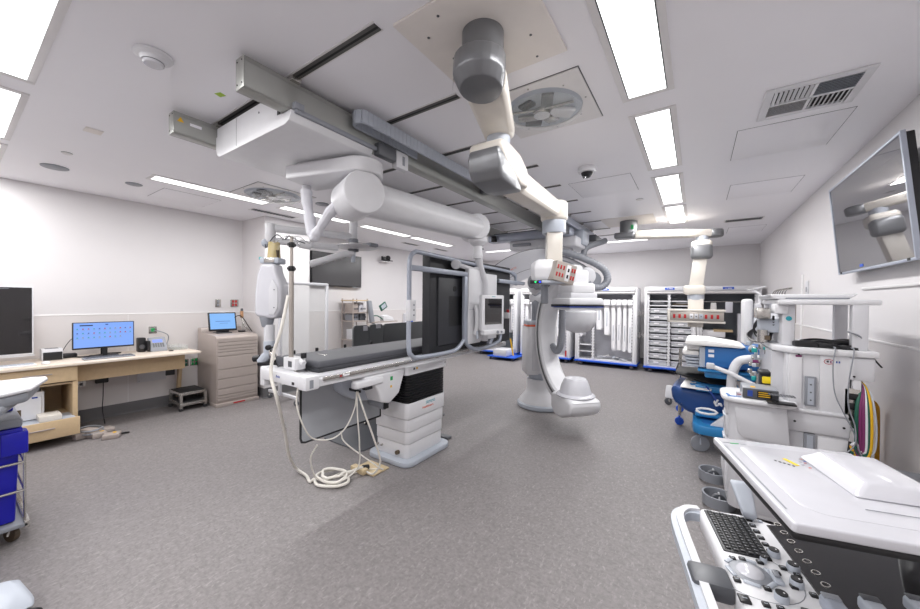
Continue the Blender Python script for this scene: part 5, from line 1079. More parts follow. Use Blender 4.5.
# handles on cart sides
for x, t in ((-1.13, c1), (-.98, c2)):
    s_ = 1 if x < -1 else -1
    for z in (1.25, .75): m = MB('steel'); m.tube([(x, YC+.12, z), (x+s_*.04, YC+.1, z+.02), (x+s_*.05, YC+.1, z+.08), (x+s_*.02, YC+.1, z+.12)], .01, n=8, smooth=4); part('side_handle', m, t)
# baskets of cart 2
def basket(label):
    t = thing('storage_bin', label, 'bin', (0, 0, 0), group='clear storage bins in the middle supply cart')
    m = MB('clearb'); w, d, h = .195, .5, .105
    m.box(-w, w, 0, .006, 0, h); m.box(-w, w, d-.006, d, 0, h); m.box(-w, -w+.006, 0, d, 0, h); m.box(w-.006, w, 0, d, 0, h); m.box(-w, w, 0, d, 0, .006)
    m.mi('paperb'); m.box(-w-.01, w+.01, -.012, .0, h-.02, h+.004, b=.003); m.box(-w-.01, w+.01, 0, d, h-.004, h+.004) if False else m.box(-w-.012, -w, 0, d, h-.012, h); m.box(w, w+.012, 0, d, h-.012, h)
    part('bin_shell', m, t, local=True); m = MB('paper'); m.box(-.06, .04, -.015, -.011, .04, .075); part('bin_label', m, t, local=True)
    m = MB('paper', 'paperb', 'lgrey')
    for i in range(14): m.mi(random.choice(['paper', 'paperb', 'lgrey', 'paper'])); x = -w+.03+random.random()*(2*w-.06); y = .03+i*.033; m.box(x-.06 if x-.06 > -w else -w+.01, min(x+.06, w-.01), y-.006, y+.006, .01, .07+random.random()*.04, rx=random.uniform(-.2, .2))
    part('packets', m, t, local=True); return t
ordn = ('topmost', 'second', 'third', 'fourth', 'fifth', 'sixth', 'seventh', 'eighth', 'lowest')
bk = basket('clear storage bin, topmost in the left column of the middle supply cart'); first = True
for c_, x in (('left', -.73), ('right', -.265)):
    for i in range(9):
        z = 1.335-.145*i; lb = 'clear storage bin, %s in the %s column of the middle supply cart' % (ordn[i] if i in (0, 8) else ordn[i]+' from the top', c_)
        if first: bk.location = (x, YC+.04, z); first = False
        else: dup(bk, (x, YC+.04, z), label=lb)
for z in (1.60, 1.50):
    for x in (-.725, -.265):
        m = MB('white'); m.box(x-.2, x+.2, YC+.03, YC+.55, z, z+.012, b=.002); m.box(x-.2, x+.2, YC+.02, YC+.03, z-.008, z+.016); part('shelf', m, c2)
for x, k, s_ in ((-.72, 'dgrey', 'dark folded tray on the upper left shelf of the middle supply cart'), (-.27, 'brown', 'dark folded tray on the upper right shelf of the middle supply cart')):
    m = MB(k); m.box(x-.17, x+.17, YC+.06, YC+.5, 1.512, 1.56, b=.012); m.mi('offw'); m.box(x-.1, x+.12, YC+.05, YC+.2, 1.56, 1.575, b=.004); single('folded_tray', m, s_, 'tray', 'folded trays')
m = MB('lgrey')
for x in (-.725, -.265):
    for i in range(9): z = 1.325-.145*i; m.box(x-.215, x-.195, YC+.02, YC+.5, z+.1, z+.106); m.box(x+.195, x+.215, YC+.02, YC+.5, z+.1, z+.106)
part('bin_runners', m, c2)
# hanging pouches of cart 1 (and the half seen carts left of it)
def pouch(x, z0, w, label, grp, yo=.1, k='paper'):
    w = w*1.22
    t = thing('hanging_pouch', label, 'pouch', (x, YC+yo, z0), group=grp)
    m = MB('paper'); m.box(x-w/2-.005, x+w/2+.005, YC+yo-.09, YC+yo-.08, 1.50, 1.63, b=.003); m.mi('black'); m.box(x-w/2-.016, x-w/2-.006, YC+yo-.09, YC+yo+.1, 1.50, 1.64); m.mi('steel'); m.cyl((x, YC+yo-.08, 1.60), (x, YC+yo+.15, 1.60), .005, n=6); part('hanger_card', m, t)
    n = 5 if w > .09 else 3
    m = MB(k)
    for i in range(n):
        zz = z0+random.uniform(0, .06); a = x-w/2+.012+(w-.05)*i/max(1, n-1)*.5; m.box(a, a+w*.6, YC+yo-.05+i*.045, YC+yo-.046+i*.045, zz, 1.54, ry=random.uniform(-.02, .02))
    m.mi('lgrey'); m.box(x-w*.15, x-w*.02, YC+yo-.053, YC+yo-.051, z0+.25, min(1.45, z0+.62)); part('pouches', m, t)
G1 = 'white pouches hanging in the cart behind the floor C-arm'
for x, z0, w, s_ in ((-2.395, .70, .10, 'hanging pouch nearest the left side of the cart behind the floor C-arm'), (-2.23, .86, .10, 'hanging pouch just left of the cart divider behind the floor C-arm'),
    (-1.955, .88, .15, 'thick short hanging pouch just right of the cart divider'), (-1.775, .74, .14, 'broad hanging pouch second right of the cart divider'), (-1.635, .40, .10, 'long hanging pouch under the right part of the blue plate, third from the divider'),
    (-1.51, .42, .10, 'long hanging pouch with dark print, fourth from the divider'), (-1.39, .40, .09, 'long hanging pouch, fifth from the divider'), (-1.27, .37, .10, 'longest hanging pouch, nearest the right side of its cart')):
    pouch(x, z0, w, s_, G1)
for i, x in enumerate((-3.85, -3.68, -3.5, -3.12, -2.97, -2.82)):
    pouch(x, .55+.08*(i % 3), .11, '%s hanging pouch from the left in the cart behind the floor C-arm column' % ('first', 'second', 'third', 'fourth', 'fifth', 'sixth')[i], 'pouches in the partly hidden cart')
for i, x in enumerate((-5.3, -5.12, -4.95, -4.6, -4.42, -4.27)):
    pouch(x, .6+.07*(i % 3), .11, '%s hanging pouch from the left in the cart behind the black-backed display' % ('first', 'second', 'third', 'fourth', 'fifth', 'sixth')[i], 'pouches in the cart behind the display')
m = MB('white'); m.box(-2.48, -2.13, YC+.04, YC+.55, .50, .515); m.box(-2.48, -2.13, YC+.04, YC+.55, .34, .355); part('low_shelf', m, c1)
m = MB('paperb', 'lgrey')
for i in range(26):
    x = -2.03+random.random()*.8; y = YC+.08+random.random()*.35; m.mi(random.choice(['paper', 'paperb', 'paperb', 'lgrey'])); m.box(x-.06, x+.06, y-.03, y+.03, .175+.003*i, .18+.003*i, rz=random.random()*3, rx=random.uniform(-.3, .3), ry=random.uniform(-.3, .3))
single('loose_packets', m, 'loose clear packets on the floor of the cart with hanging pouches', 'packets', kind='stuff')
m = MB('yellow'); m.box(-3.2, -3.05, YC-.005, YC+.003, 1.1, 1.3); part('yellow_notice', m, c0, 'yellow notice')
m = MB('red', 'green'); m.box(-2.78, -2.74, YC-.01, YC, .17, .32); part('red_tag', m, c0, 'red tag')
m = MB('green'); m.box(-3.15, -3.08, YC-.01, YC, .2, .3); part('green_tag', m, c0, 'green tag')
m = MB('offw', 'dgrey'); m.box(-4.55, -4.15, 8.35, 8.85, .10, .28, b=.02); m.mi('yellow'); m.box(-4.0, -3.97, 8.33, 8.35, .15, .6, ry=-.2); m.mi('blue'); m.box(-4.7, -3.9, 8.3, 8.9, .075, .10, b=.008); m.mi('dgrey')
for x in (-4.65, -4.0): m.cyl((x, 8.38, .035), (x+.03, 8.38, .035), .035, n=14)
single('low_supply_box', m, 'low white box on a blue wheeled base behind the display frame', 'box')
# cart 3 hanging items
m = MB('steel'); m.cyl((.07, YC+.12, 1.60), (.99, YC+.12, 1.60), .01, n=8); part('hanging_rail', m, c3)
t = thing('funnel_gown', 'white wide-bottomed folded item hanging in the back right cart', 'gown', (.29, YC+.12, 1.2)); m = MB('glovew'); m.prism([(.25, 1.58), (.34, 1.58), (.35, 1.44), (.42, 1.24), (.42, 1.18), (.16, 1.18), (.17, 1.24), (.24, 1.44)], 'y', YC+.08, YC+.16, b=.012); part('folded_item', m, t)
for x, z, s_ in ((.55, 1.38, 'blank white hanger card in the middle of the back right cart'), (.80, 1.38, 'blank white hanger card near the right side of the back right cart')):
    m = MB('paperb'); m.box(x-.06, x+.06, YC+.04, YC+.05, z, 1.60, b=.003); single('hanger_card', m, s_, 'card', 'blank hanger cards')
m = MB('paperb'); m.box(.70, .78, YC+.05, YC+.3, .5, 1.36); m.box(.80, .97, YC+.06, YC+.3, .5, 1.3, b=.01); m.mi('dgrey'); m.box(.07, .6, YC+.1, YC+.4, .2, .8, b=.02); single('cart_contents', m, 'white and dark supplies standing in the back right cart', 'supplies')
m = MB('wood'); m.box(.3, .62, YC+.05, YC+.4, .98, 1.02); m.mi('paper'); m.box(.1, .5, YC+.06, YC+.4, .86, 1.0, b=.02); single('folded_linen', m, 'pale folded linen in the back right cart behind the blue cart', 'linen')

# ================================================================== RIGHT WALL TV
t = thing('wall_television', 'large glossy wall television tilted down high on the right wall', 'television', (1.10, 3.78, 1.85))
TV = Matrix.Translation((1.052, 3.79, 1.83)) @ Matrix.Rotation(R(-5.6), 4, 'Y') 
m = MB('bgrey'); m.T = TV; 
for a in ((-.012, .012, -.665, .665, 0, .018), (-.012, .012, -.665, .665, .742, .76), (-.012, .012, -.665, -.648, .018, .742), (-.012, .012, .648, .665, .018, .742)): m.box(*a, b=.002)
part('bezel', m, t)
m = MB('black'); m.T = TV; m.box(.0, .05, -.655, .655, .01, .75, b=.006); part('housing', m, t)
m = MB('mirror'); m.T = TV; m.box(-.006, -.001, -.65, .65, .017, .743); part('screen', m, t)
m = MB('black'); m.T = TV; m.box(.05, .085, -.3, .3, .2, .5); part('wall_bracket', m, t)
for y in (-.585, .585): m = MB('black'); m.T = TV; m.box(-.016, -.008, y-.015, y+.015, .004, .02); part('corner_clip', m, t)
m = MB('blue'); m.T = TV; m.box(-.0085, -.006, .12, .18, .03, .05); part('blue_sticker', m, t, 'blue sticker')
m = MB('offw', 'mgrey'); m.box(XR-.014, XR, 5.95, 6.07, 1.62, 1.86, b=.004); m.mi('mgrey'); m.box(XR-.016, XR-.013, 5.98, 6.03, 1.72, 1.78); single('wall_control_plate', m, 'small white control plate on the right wall above the anaesthesia machine', 'switch')

# ================================================================== ANAESTHESIA MACHINE
t = thing('anaesthesia_machine', 'large white anaesthesia machine with shelf, drawers and vertical grey rails by the right wall', 'anaesthesia machine', (.55, 3.5, 0))
fy, ry = 3.15, 3.92
m = MB('offw'); m.box(.50, .80, fy+.02, ry, .82, 1.245, b=.012); m.mi('white'); m.box(.515, .58, fy, fy+.03, .88, 1.245, b=.006); m.box(.66, .795, fy, fy+.03, .88, 1.245, b=.006); m.box(.805, .845, fy, fy+.08, .78, 1.12, b=.01); m.box(.79, .845, fy, fy+.08, .78, .83, b=.01); m.box(.58, .66, fy+.012, fy+.03, .88, 1.245); part('tower', m, t)
m = MB('white'); m.prism([(.44, fy+.1), (.52, fy-.02), (.91, fy-.02), (.91, ry), (.44, ry)], 'z', 1.245, 1.285, b=.008); part('tower_top', m, t)
m = MB('offw'); m.box(.79, .90, fy-.005, ry-.1, 1.10, 1.242, b=.012); m.mi('black'); m.cyl((.81, fy-.008, 1.125), (.81, fy-.003, 1.125), .006, n=8); part('rear_box', m, t)
m = MB('offw'); m.box(.50, .80, fy-.01, ry, .735, .865, b=.012); m.box(.48, .79, fy-.02, ry, .862, .885, b=.008); m.mi('black'); m.cyl((.545, fy-.013, .80), (.545, fy-.008, .80), .007, n=8); m.cyl((.77, fy-.013, .80), (.77, fy-.008, .80), .007, n=8); part('middle_frame', m, t)
m = MB('mgrey'); m.box(.592, .645, fy-.008, fy+.014, .91, 1.10, b=.002); m.mi('lgrey'); m.box(.604, .633, fy-.012, fy-.006, .92, 1.09); m.mi('dgrey')
for z in (.95, 1.0, 1.05): m.cyl((.618, fy-.0145, z), (.618, fy-.011, z), .005, n=8)
part('upper_rail', m, t, 'vertical grey mounting rail')
m = MB('mgrey'); m.box(.592, .645, fy-.008, fy+.014, .2, .73, b=.002); m.mi('lgrey'); m.box(.604, .633, fy-.012, fy-.006, .22, .72); part('lower_rail', m, t, 'lower grey mounting rail')
m = MB('offw'); m.box(.50, .80, fy+.012, ry, .14, .74, b=.01); m.mi('white'); m.box(.655, .80, fy+.002, fy+.03, .2, .72, b=.008); part('lower_body', m, t)
m = MB('purple'); m.box(.545, .575, fy-.004, fy+.002, 1.222, 1.236, b=.003); m.mi('black'); m.cyl((.56, fy-.006, 1.24), (.56, fy-.0, 1.24), .006, n=8); part('purple_port', m, t, 'small purple port')
m = MB('red'); m.tube([(.70+.022*math.cos(i*.785), fy-.002, 1.205+.016*math.sin(i*.785)) for i in range(8)], .0018, n=6, closed=True); m.mi('black'); m.box(.69, .70, fy-.002, fy, 1.2, 1.212); m.mi('purple'); m.box(.706, .712, fy-.002, fy, 1.197, 1.212); m.mi('inkb'); m.box(.732, .738, fy-.002, fy, 1.2, 1.212); m.box(.744, .75, fy-.002, fy, 1.2, 1.212); part('port_symbols', m, t, 'red circled port symbols')
# top shelf on posts
m = MB('white'); m.box(.46, .93, fy+.02, ry-.02, 1.565, 1.60, b=.012); part('top_shelf', m, t)
for x, y in ((.84, fy+.05), (.90, ry-.12), (.50, ry-.1)):
    m = MB('offw'); m.box(x-.035, x+.035, y-.03, y+.03, 1.285, 1.567, b=.006); part('post', m, t)
m = MB('offw'); m.box(.49, .56, fy+.1, ry-.05, 1.285, 1.575, b=.014); m.mi('white'); m.box(.45, .52, fy+.08, fy+.24, 1.50, 1.57, b=.01); m.mi('tealink'); m.cyl((.525, fy+.1, 1.47), (.525, fy+.095, 1.47), .016, n=14); part('front_column', m, t)
m = MB('lgrey', 'steel'); m.box(.38, .50, fy+.2, fy+.5, 1.36, 1.46, b=.015); m.mi('steel'); m.box(.36, .44, fy+.15, fy+.3, 1.46, 1.54, b=.01); m.cyl((.40, fy+.2, 1.29), (.40, fy+.2, 1.38), .03, n=14); m.mi('brown'); m.box(.41, .43, fy+.17, fy+.2, 1.48, 1.53); m.box(.41, .44, fy+.17, fy+.2, 1.31, 1.34); part('vaporiser_block', m, t)
# work surface and drawers to the left
m = MB('white'); m.prism(rr(.155, .56, fy-.1, fy+.28, .10), 'z', .885, .922, b=.014, seg=3); part('work_surface', m, t)
m = MB('medb2'); m.box(.19, .27, fy-.04, fy+.12, .966, .968); part('blue_surface_mat', m, t) if False else m.bm.free()
m = MB('offw'); m.prism([(.20, fy-.02), (.24, fy-.06), (.50, fy-.06), (.50, fy+.26), (.20, fy+.26)], 'z', .14, .885, b=.012)
part('drawer_body', m, t)
for a, b in ((.78, .89), (.62, .77), (.46, .61), (.22, .45)):
    m = MB('offw'); m.box(.185, .205, fy+.0, fy+.24, a, b, b=.006); d = part('drawer', m, t); m = MB('lgrey'); m.box(.175, .187, fy+.06, fy+.2, b-.03, b-.015, b=.003); part('handle', m, d)
m = MB('offw'); m.prism([(.225, .855), (.50, .85), (.515, .65), (.50, .632), (.27, .65), (.245, .69)], 'y', fy-.075, fy-.058, b=.008); part('side_cover', m, t, 'recessed white side cover')
m = MB('white'); m.box(.30, .80, fy-.05, ry, .10, .17, b=.03); m.prism(rr(.20, .50, fy+.06, ry+.1, .08), 'z', .10, .22, b=.03); part('base', m, t)
for x, y in ((.16, fy+.20), (.14, ry-.12), (.78, fy+.04), (.78, ry-.1)):
    m = castor((x, y, .1), .05, ('dgrey', 'offw'), .3); m.mi('mgrey'); m.lathe([(.09, .02), (.105, .02), (.108, .10), (.095, .10), (.09, .02)], (x, y, 0), n=30); part('castor', m, t, 'castor with grey ring guard')
# breathing monitor facing left
m = MB('white'); m.box(.35, .41, 3.95, 4.25, 1.20, 1.61, b=.02, seg=3); m.mi('offw'); m.box(.41, .475, 3.98, 4.22, 1.24, 1.57, b=.02); part('monitor', m, t, 'white monitor seen from its side')
m = MB('scrdk'); m.box(.356, .361, 3.97, 4.23, 1.25, 1.57); part('monitor_screen', m, t)
m = MB('lgrey'); m.cyl((.45, 4.1, 1.42), (.5, 4.0, 1.42), .04, n=20); m.tube([(.5, 4.05, 1.42), (.5, 3.9, 1.40), (.46, 3.7, 1.40)], .03, n=14, smooth=4); part('monitor_arm', m, t)
m = MB('white'); m.tube([(.455, 4.0, 1.55), (.46, 4.0, 1.62), (.45, 4.0, 1.66), (.40, 4.02, 1.69)], .011, n=10, smooth=4); m.box(.37, .50, 3.99, 4.02, 1.70, 1.708, ry=-.25, b=.003); part('bottle_hook', m, t)
m = MB('black')
for k in range(4): m.tube([(.43, 4.0+.02*k, 1.36), (.36+.01*k, 3.85, 1.30-.01*k), (.40+.02*k, 3.6, 1.27), (.47, 3.5, 1.34), (.46, 3.35, 1.42+.02*k)], .007, n=6, smooth=6)
for k in range(4): m.tube([(.40+.01*k, 3.5, 1.47), (.36, 3.42, 1.40-.01*k), (.37+.02*k, 3.38, 1.33), (.43, 3.36, 1.30), (.45, 3.4, 1.37), (.40, 3.45, 1.43+.01*k)], .006, n=6, smooth=6)
part('monitor_cables', m, t)
m = MB('white'); m.tube([(.36, 3.6, 1.22), (.37, 3.7, 1.19), (.42, 3.75, 1.2)], .012, n=10, smooth=5); part('support_tube', m, t)
m = MB('steel', 'teal', 'dgrey')
random.seed(11)
for i in range(34):
    m.mi(random.choice(['steel', 'lgrey', 'offw', 'dgrey', 'teal', 'steel'])); x = random.uniform(.36, .49); y = random.uniform(fy+.3, ry-.15); z = random.uniform(.97, 1.25); r_ = random.uniform(.008, .022)
    if random.random() < .6: m.cyl((x, y, z-r_), (x, y, z+r_), r_, n=12, b=.004)
    else: m.box(x-r_, x+r_, y-r_, y+r_, z-r_, z+r_, b=.005)
m.mi('purple'); m.cyl((.37, fy+.4, 1.12), (.41, fy+.4, 1.12), .012); m.mi('offw'); m.box(.44, .5, fy+.1, ry-.1, .92, 1.24); part('breathing_block', m, t, 'crowded metal breathing-circuit fittings')
# laptop-like tray on top shelf, cables bundles
t = thing('folded_shelf_panel', 'thin white tapered panel lying on the top shelf of the anaesthesia machine', 'panel', (.64, 3.5, 1.6))
m = MB('white'); m.hull([(x, y, z) for x0_, x1_, z in ((.44, .80, 1.602), (.42, .84, 1.635)) for x in (x0_, x1_) for y in (fy+.06, ry-.1)], b=.008); m.mi('mgrey'); m.box(.50, .80, fy+.054, fy+.06, 1.603, 1.612); part('panel_body', m, t)
t = thing('cable_bundle', 'heap of black cables with grey leads on the anaesthesia machine top', 'cable', (.68, 3.25, 1.285)); m = MB('black'); random.seed(5)
for k in range(7):
    pts = [(.60+.27*(.5+.5*math.sin(i*.8+k)), fy+.06+.05*math.sin(i*1.3+k*2)+.01*k, 1.30+.004*k+.012*math.sin(i*1.7+k)) for i in range(8)]; m.tube(pts, .009, n=7, smooth=6)
m.box(.54, .66, fy+.03, fy+.09, 1.286, 1.325, rz=.1, b=.012); part('black_cables', m, t)
m = MB('mgrey'); m.tube([(.72, fy+.0, 1.30), (.72, fy-.035, 1.29), (.71, fy-.04, 1.18), (.72, fy-.04, 1.02), (.76, fy-.04, .90), (.80, fy-.04, .80), (.83, fy-.04, .68), (.88, fy-.05, .55)], .0035, n=6, smooth=8); m.tube([(.80, fy+.02, 1.30), (.80, fy-.035, 1.28), (.78, fy-.04, 1.1), (.78, fy-.04, .95), (.81, fy-.04, .82), (.80, fy-.05, .7), (.70, fy-.06, .60)], .0035, n=6, smooth=8); m.tube([(.86, fy+.05, 1.30), (.84, fy+.02, 1.37), (.78, fy+.0, 1.40)], .005, n=6, smooth=5); part('grey_leads', m, t)
m = MB('black'); m.box(.925, .932, fy+.1, fy+.12, 1.17, 1.27, ry=-.6, b=.002); single('pen_holder', m, 'thin dark stick between the anaesthesia machine and the right wall', 'stick')
t = thing('gas_hoses', 'bundle of green, purple, white and yellow gas hoses hanging behind the anaesthesia machine', 'hose', (.93, 3.2, .3)); 
for i, (k, x, b_, lw_) in enumerate((('dgreen', .825, -.01, .66), ('purple', .835, .0, .62), ('purple', .845, .01, .68), ('white', .853, .015, .68), ('dgreen', .860, .02, .64), ('yellow', .868, .025, .60), ('lgrey', .878, .045, .66))):
    m = MB(k); m.tube([(.848, fy+.04, 1.09), (.852+b_*.6, fy+.02, 1.05), (x+b_*.3, fy-.02, .95), (x+b_*.55, fy-.02, .80), (x+b_*.35, fy-.02, .68), (x-.02, fy-.02, lw_), (.82, fy-.02, lw_+.04), (.80, fy-.02, .70)], .0095 if k != 'lgrey' else .005, n=10, smooth=8); part('hose', m, t, {'dgreen': 'dark green hose', 'purple': 'purple hose', 'white': 'white hose', 'yellow': 'yellow hose', 'lgrey': 'thin grey hose'}[k])
m = MB('steel', 'black', 'purple'); m.mi('black')
for k in range(5): m.tube([(.80+.02*k, fy-.0, .72), (.79+.02*k, fy-.03, .6), (.84, fy-.03, .5+.02*k), (.9, fy-.02, .45)], .008, n=6, smooth=5)
m.mi('steel'); m.box(.77, .84, fy+.0, fy+.05, .80, 1.05, b=.004); m.mi('black')
for z in (.85, .92, .98): m.box(.79, .83, fy-.01, fy+.0, z, z+.04, b=.004)
part('connector_block', m, t)
m = MB('ochre'); m.tube([(1.02, 3.80, .83), (1.05, 3.80, .86), (1.09, 3.80, .84), (1.10, 3.80, .7), (1.10, 3.80, .02)], .013, n=10, smooth=5); single('yellow_pipe', m, 'yellow hose running down the right wall', 'hose')
def LB(*k):
    q = MB(*k); q.T = Matrix.Translation((0, 0, -.043)); return q
t = thing('patient_monitor', 'dark grey portable device with amber-lit screen on the anaesthesia work surface', 'monitor', (.37, 3.16, .945))
m = LB('mgrey'); m.box(.27, .455, fy-.07, fy+.12, .967, 1.04, b=.01); part('device_body', m, t)
m = LB('dgrey'); m.box(.27, .455, fy-.082, fy-.068, .97, 1.038, b=.004); part('front_panel', m, t)
m = LB('black', 'orange'); m.box(.345, .42, fy-.086, fy-.08, .982, 1.028); m.mi('yellow'); 
for z in (.992, 1.005, 1.018): m.box(.352, .412, fy-.0875, fy-.0855, z-.003, z+.003)
m.mi('inkb'); m.box(.295, .322, fy-.086, fy-.081, .985, 1.025); part('display', m, t)
m = LB('yellow'); m.box(.315, .34, fy-.05, fy-.01, 1.04, 1.043); part('yellow_sticker', m, t)
t = thing('small_keyboard', 'black keyboard tray lying on the anaesthesia work surface', 'keyboard', (.45, fy-.04, .965)); m = LB('black'); m.box(.39, .53, fy-.16, fy-.085, .967, .978, b=.003); part('keyboard_body', m, t); m = MB('dgrey')
for i in range(9):
    for j in range(4): m.box(.398+i*.0145, .409+i*.0145, fy-.155+j*.017, fy-.142+j*.017, .978, .981)
part('keys', m, t)
m = LB('paper', 'red', 'medb'); m.box(.2, .25, fy-.04, fy+.04, .966, .968, rz=.2); m.box(.235, .272, fy-.05, fy-.045, .967, 1.0, rz=.2); m.mi('red'); m.box(.24, .265, fy-.052, fy-.05, .98, .985, rz=.2); m.mi('medb'); m.box(.185, .26, fy-.07, fy+.02, .9655, .967, rz=.1); single('packet_stack', m, 'blue and white printed packets left of the portable device', 'packet')
m = LB('black', 'yellow'); m.mi('black'); m.box(.385, .455, fy+.13, fy+.25, .967, 1.12, b=.02); m.box(.38, .46, fy+.12, fy+.26, 1.10, 1.13, b=.01); m.mi('yell2'); m.box(.395, .458, fy+.122, fy+.24, 1.045, 1.095, b=.008); single('face_mask_bag', m, 'black and yellow bag behind the portable device', 'bag')

# ================================================================== BLUE CART
t = thing('blue_treatment_cart', 'blue and white wheeled treatment cart with navy padded hood and white top', 'treatment cart', (.2, 5.1, 0))
m = MB('medb'); m.prism([(.08, 4.55), (.60, 4.55), (.60, 5.2), (.08, 5.2)], 'z', .89, 1.11, b=.02, seg=3); m.mi('lgrey'); m.box(.03, .09, 4.56, 5.18, .88, 1.10, b=.012); m.mi('paper'); m.box(.11, .16, 4.546, 4.55, 1.05, 1.08); m.box(.11, .16, 4.546, 4.55, 1.0, 1.03); part('blue_box', m, t, 'medium blue box body')
m = MB('glovew'); m.prism([(-.10, 1.135), (-.08, 1.175), (.1, 1.18), (.36, 1.145), (.42, 1.13), (.38, 1.115), (-.08, 1.12)], 'y', 4.5, 5.1, b=.01); part('white_top', m, t)
m = MB('lgrey')
for i in range(4): m.box(-.11+.01*i, .03, 4.6, 5.0, .98-.035*i, 1.005-.035*i, b=.008)
m.mi('glovew'); m.box(-.12, .03, 4.58, 5.0, 1.0, 1.05, b=.015); m.box(-.08, .06, 4.58, 5.0, 1.06, 1.12, b=.02); part('stacked_trays', m, t)
m = MB('medb2'); m.box(.02, .60, 4.50, 5.0, .845, .865, b=.008); m.box(.08, .5, 4.53, 5.0, .78, .85, b=.02); part('blue_tray', m, t)
m = MB('white'); m.tube([(.31, 4.46, .30), (.30, 4.46, .60), (.31, 4.45, .86), (.35, 4.45, .98), (.42, 4.44, 1.02), (.56, 4.42, 1.035)], .042, n=16, smooth=6); part('curved_column', m, t)
m = MB('hole'); m.hull([(-.2, 4.9, .72), (-.18, 5.3, .76), (.35, 4.8, .60), (.35, 5.3, .62), (-.2, 5.2, .76), (.35, 4.9, .76), (.35, 5.3, .78), (-.2, 4.9, .75)], b=.02); part('black_cushion', m, t, 'black cushion')
m = MB('navy'); m.hull([(-.24, 4.75, .60), (-.20, 5.35, .62), (.30, 4.7, .58), (.30, 5.3, .6), (-.23, 4.8, .44), (-.1, 4.75, .33), (.2, 4.72, .27), (.3, 4.8, .30), (-.1, 5.3, .35), (.25, 5.3, .3)], b=.05); part('navy_hood', m, t, 'navy padded hood')
m = MB('medb2'); m.box(.0, .36, 4.62, 4.78, .33, .38, b=.02); m.box(-.0, .4, 4.7, 5.2, .59, .66, b=.02); part('blue_flap', m, t)
m = MB('medb2'); m.prism(rr(-.02, .42, 4.4, 5.25, .1), 'z', .20, .30, b=.02); m.mi('medb'); m.prism(rr(.06, .34, 4.5, 5.1, .08), 'z', .296, .304, b=.002); part('base_tray', m, t, 'bright blue base')
m = MB('offw'); m.hull([(.12, 4.45, .30), (.30, 4.45, .30), (.34, 4.5, .50), (.42, 4.5, .5), (.30, 4.8, .3), (.4, 4.8, .5)], b=.01); part('base_bracket', m, t)
m = MB('white'); m.tube([(.10+.09*math.cos(i*.7), 4.45+.03*math.sin(i*.7), .445+.02*math.sin(i*.7)) for i in range(9)], .012, n=8, closed=True); part('ring_handle', m, t)
m = MB('white'); m.tube([(.13, 4.39, .93), (.28, 4.37, .88), (.48, 4.35, .78)], .022, n=12); m.mi('offw'); m.box(.09, .16, 4.36, 4.42, .90, .96, b=.012); part('push_handle', m, t)
m = MB('glovew'); m.box(-.12, .17, 4.66, 5.0, .635, .65, rz=-.15, rx=.12, b=.006); m.mi('medb2'); m.box(-.05, .08, 4.78, 4.82, .64, .655, rz=.4, b=.004); m.box(-.04, .02, 4.88, 4.94, .64, .66, rz=.2, b=.006); m.box(.0, .1, 4.72, 4.75, .64, .65, rz=.3, b=.003); m.mi('lgrey'); m.box(.10, .16, 4.72, 4.98, .61, .66, b=.01); part('instrument_tray', m, t, 'white tray with blue instruments')
m = MB('inkb'); m.tube([(.10, 4.68, .66), (.16, 4.62, .58), (.19, 4.6, .53), (.20, 4.58, .50)], .008, n=8, smooth=5); m.mi('white'); m.tube([(.20+.03*math.sin(i*.9), 4.57, .50-.0*i+.012*math.cos(i*.9)+.006*i*(i % 2)) for i in range(8)], .009, n=8, smooth=4); m.mi('inkb'); m.tube([(.27, 4.56, .48), (.30, 4.56, .42)], .008); part('coiled_cord', m, t)
for x, y in ((.05, 4.5), (.36, 4.5), (.05, 5.15), (.36, 5.15)): m = castor((x, y, .2), .085, ('mgrey', 'lgrey'), .2); part('castor', m, t)
t = thing('tray_stand', 'thin steel stand post with a bright blue castor beside the blue cart', 'stand', (-.16, 5.15, 0))
m = MB('steel'); m.cyl((-.165, 5.38, .10), (-.165, 5.38, .98), .02, n=14); part('post', m, t)
m = MB('steel'); m.tube([(-.165, 5.32, .12), (-.17, 5.5, .11), (-.18, 5.95, .11)], .015, n=8); part('foot_bar', m, t)
for x, y in ((-.165, 5.32), (-.18, 5.95)): m = castor((x, y, .12), .05, ('blue', 'blue')); part('castor', m, t, 'bright blue castor')
t = thing('castor_foot', 'white and grey wheeled foot behind the navy padded hood', 'castor foot', (-.34, 6.3, 0)); m = MB('offw'); m.hull([(-.40, 6.25, .1), (-.28, 6.25, .1), (-.38, 6.3, .30), (-.30, 6.3, .30), (-.16, 6.5, .1), (-.16, 6.55, .2)], b=.02); part('foot_shell', m, t); m = castor((-.34, 6.27, .1), .055, ('dgrey', 'steel'), .5); part('castor', m, t)
t = thing('folded_gas_stand', 'dark cylinders and grey stand between the blue cart and the anaesthesia machine', 'gas cylinder', (.58, 4.6, 0)); m = MB('brown'); m.cyl((.56, 4.55, .35), (.56, 4.55, .80), .07, n=20, b=.02); m.mi('steel'); m.cyl((.50, 4.4, .3), (.50, 4.4, .9), .02); m.cyl((.62, 4.4, .3), (.62, 4.4, .9), .02); part('cylinder', m, t); m = MB('dgrey'); m.box(.42, .66, 4.3, 4.7, .0, .3, b=.02); m.cyl((.56, 4.55, .80), (.56, 4.55, .88), .03); part('stand', m, t)
t = thing('wall_hook_rail', 'wire hooks on the right wall beside the back right cart', 'hooks', (1.12, 7.6, 1.7)); m = MB('steel')
for k in range(6): m.tube([(XR, 6.9+.2*k, 1.80), (XR-.05, 6.9+.2*k, 1.78), (XR-.07, 6.92+.2*k, 1.72), (XR-.04, 6.95+.2*k, 1.70)], .008, n=6, smooth=5)
m.box(XR-.02, XR, 6.85, 8.0, 1.79, 1.81, b=.003); part('hook_rail', m, t)
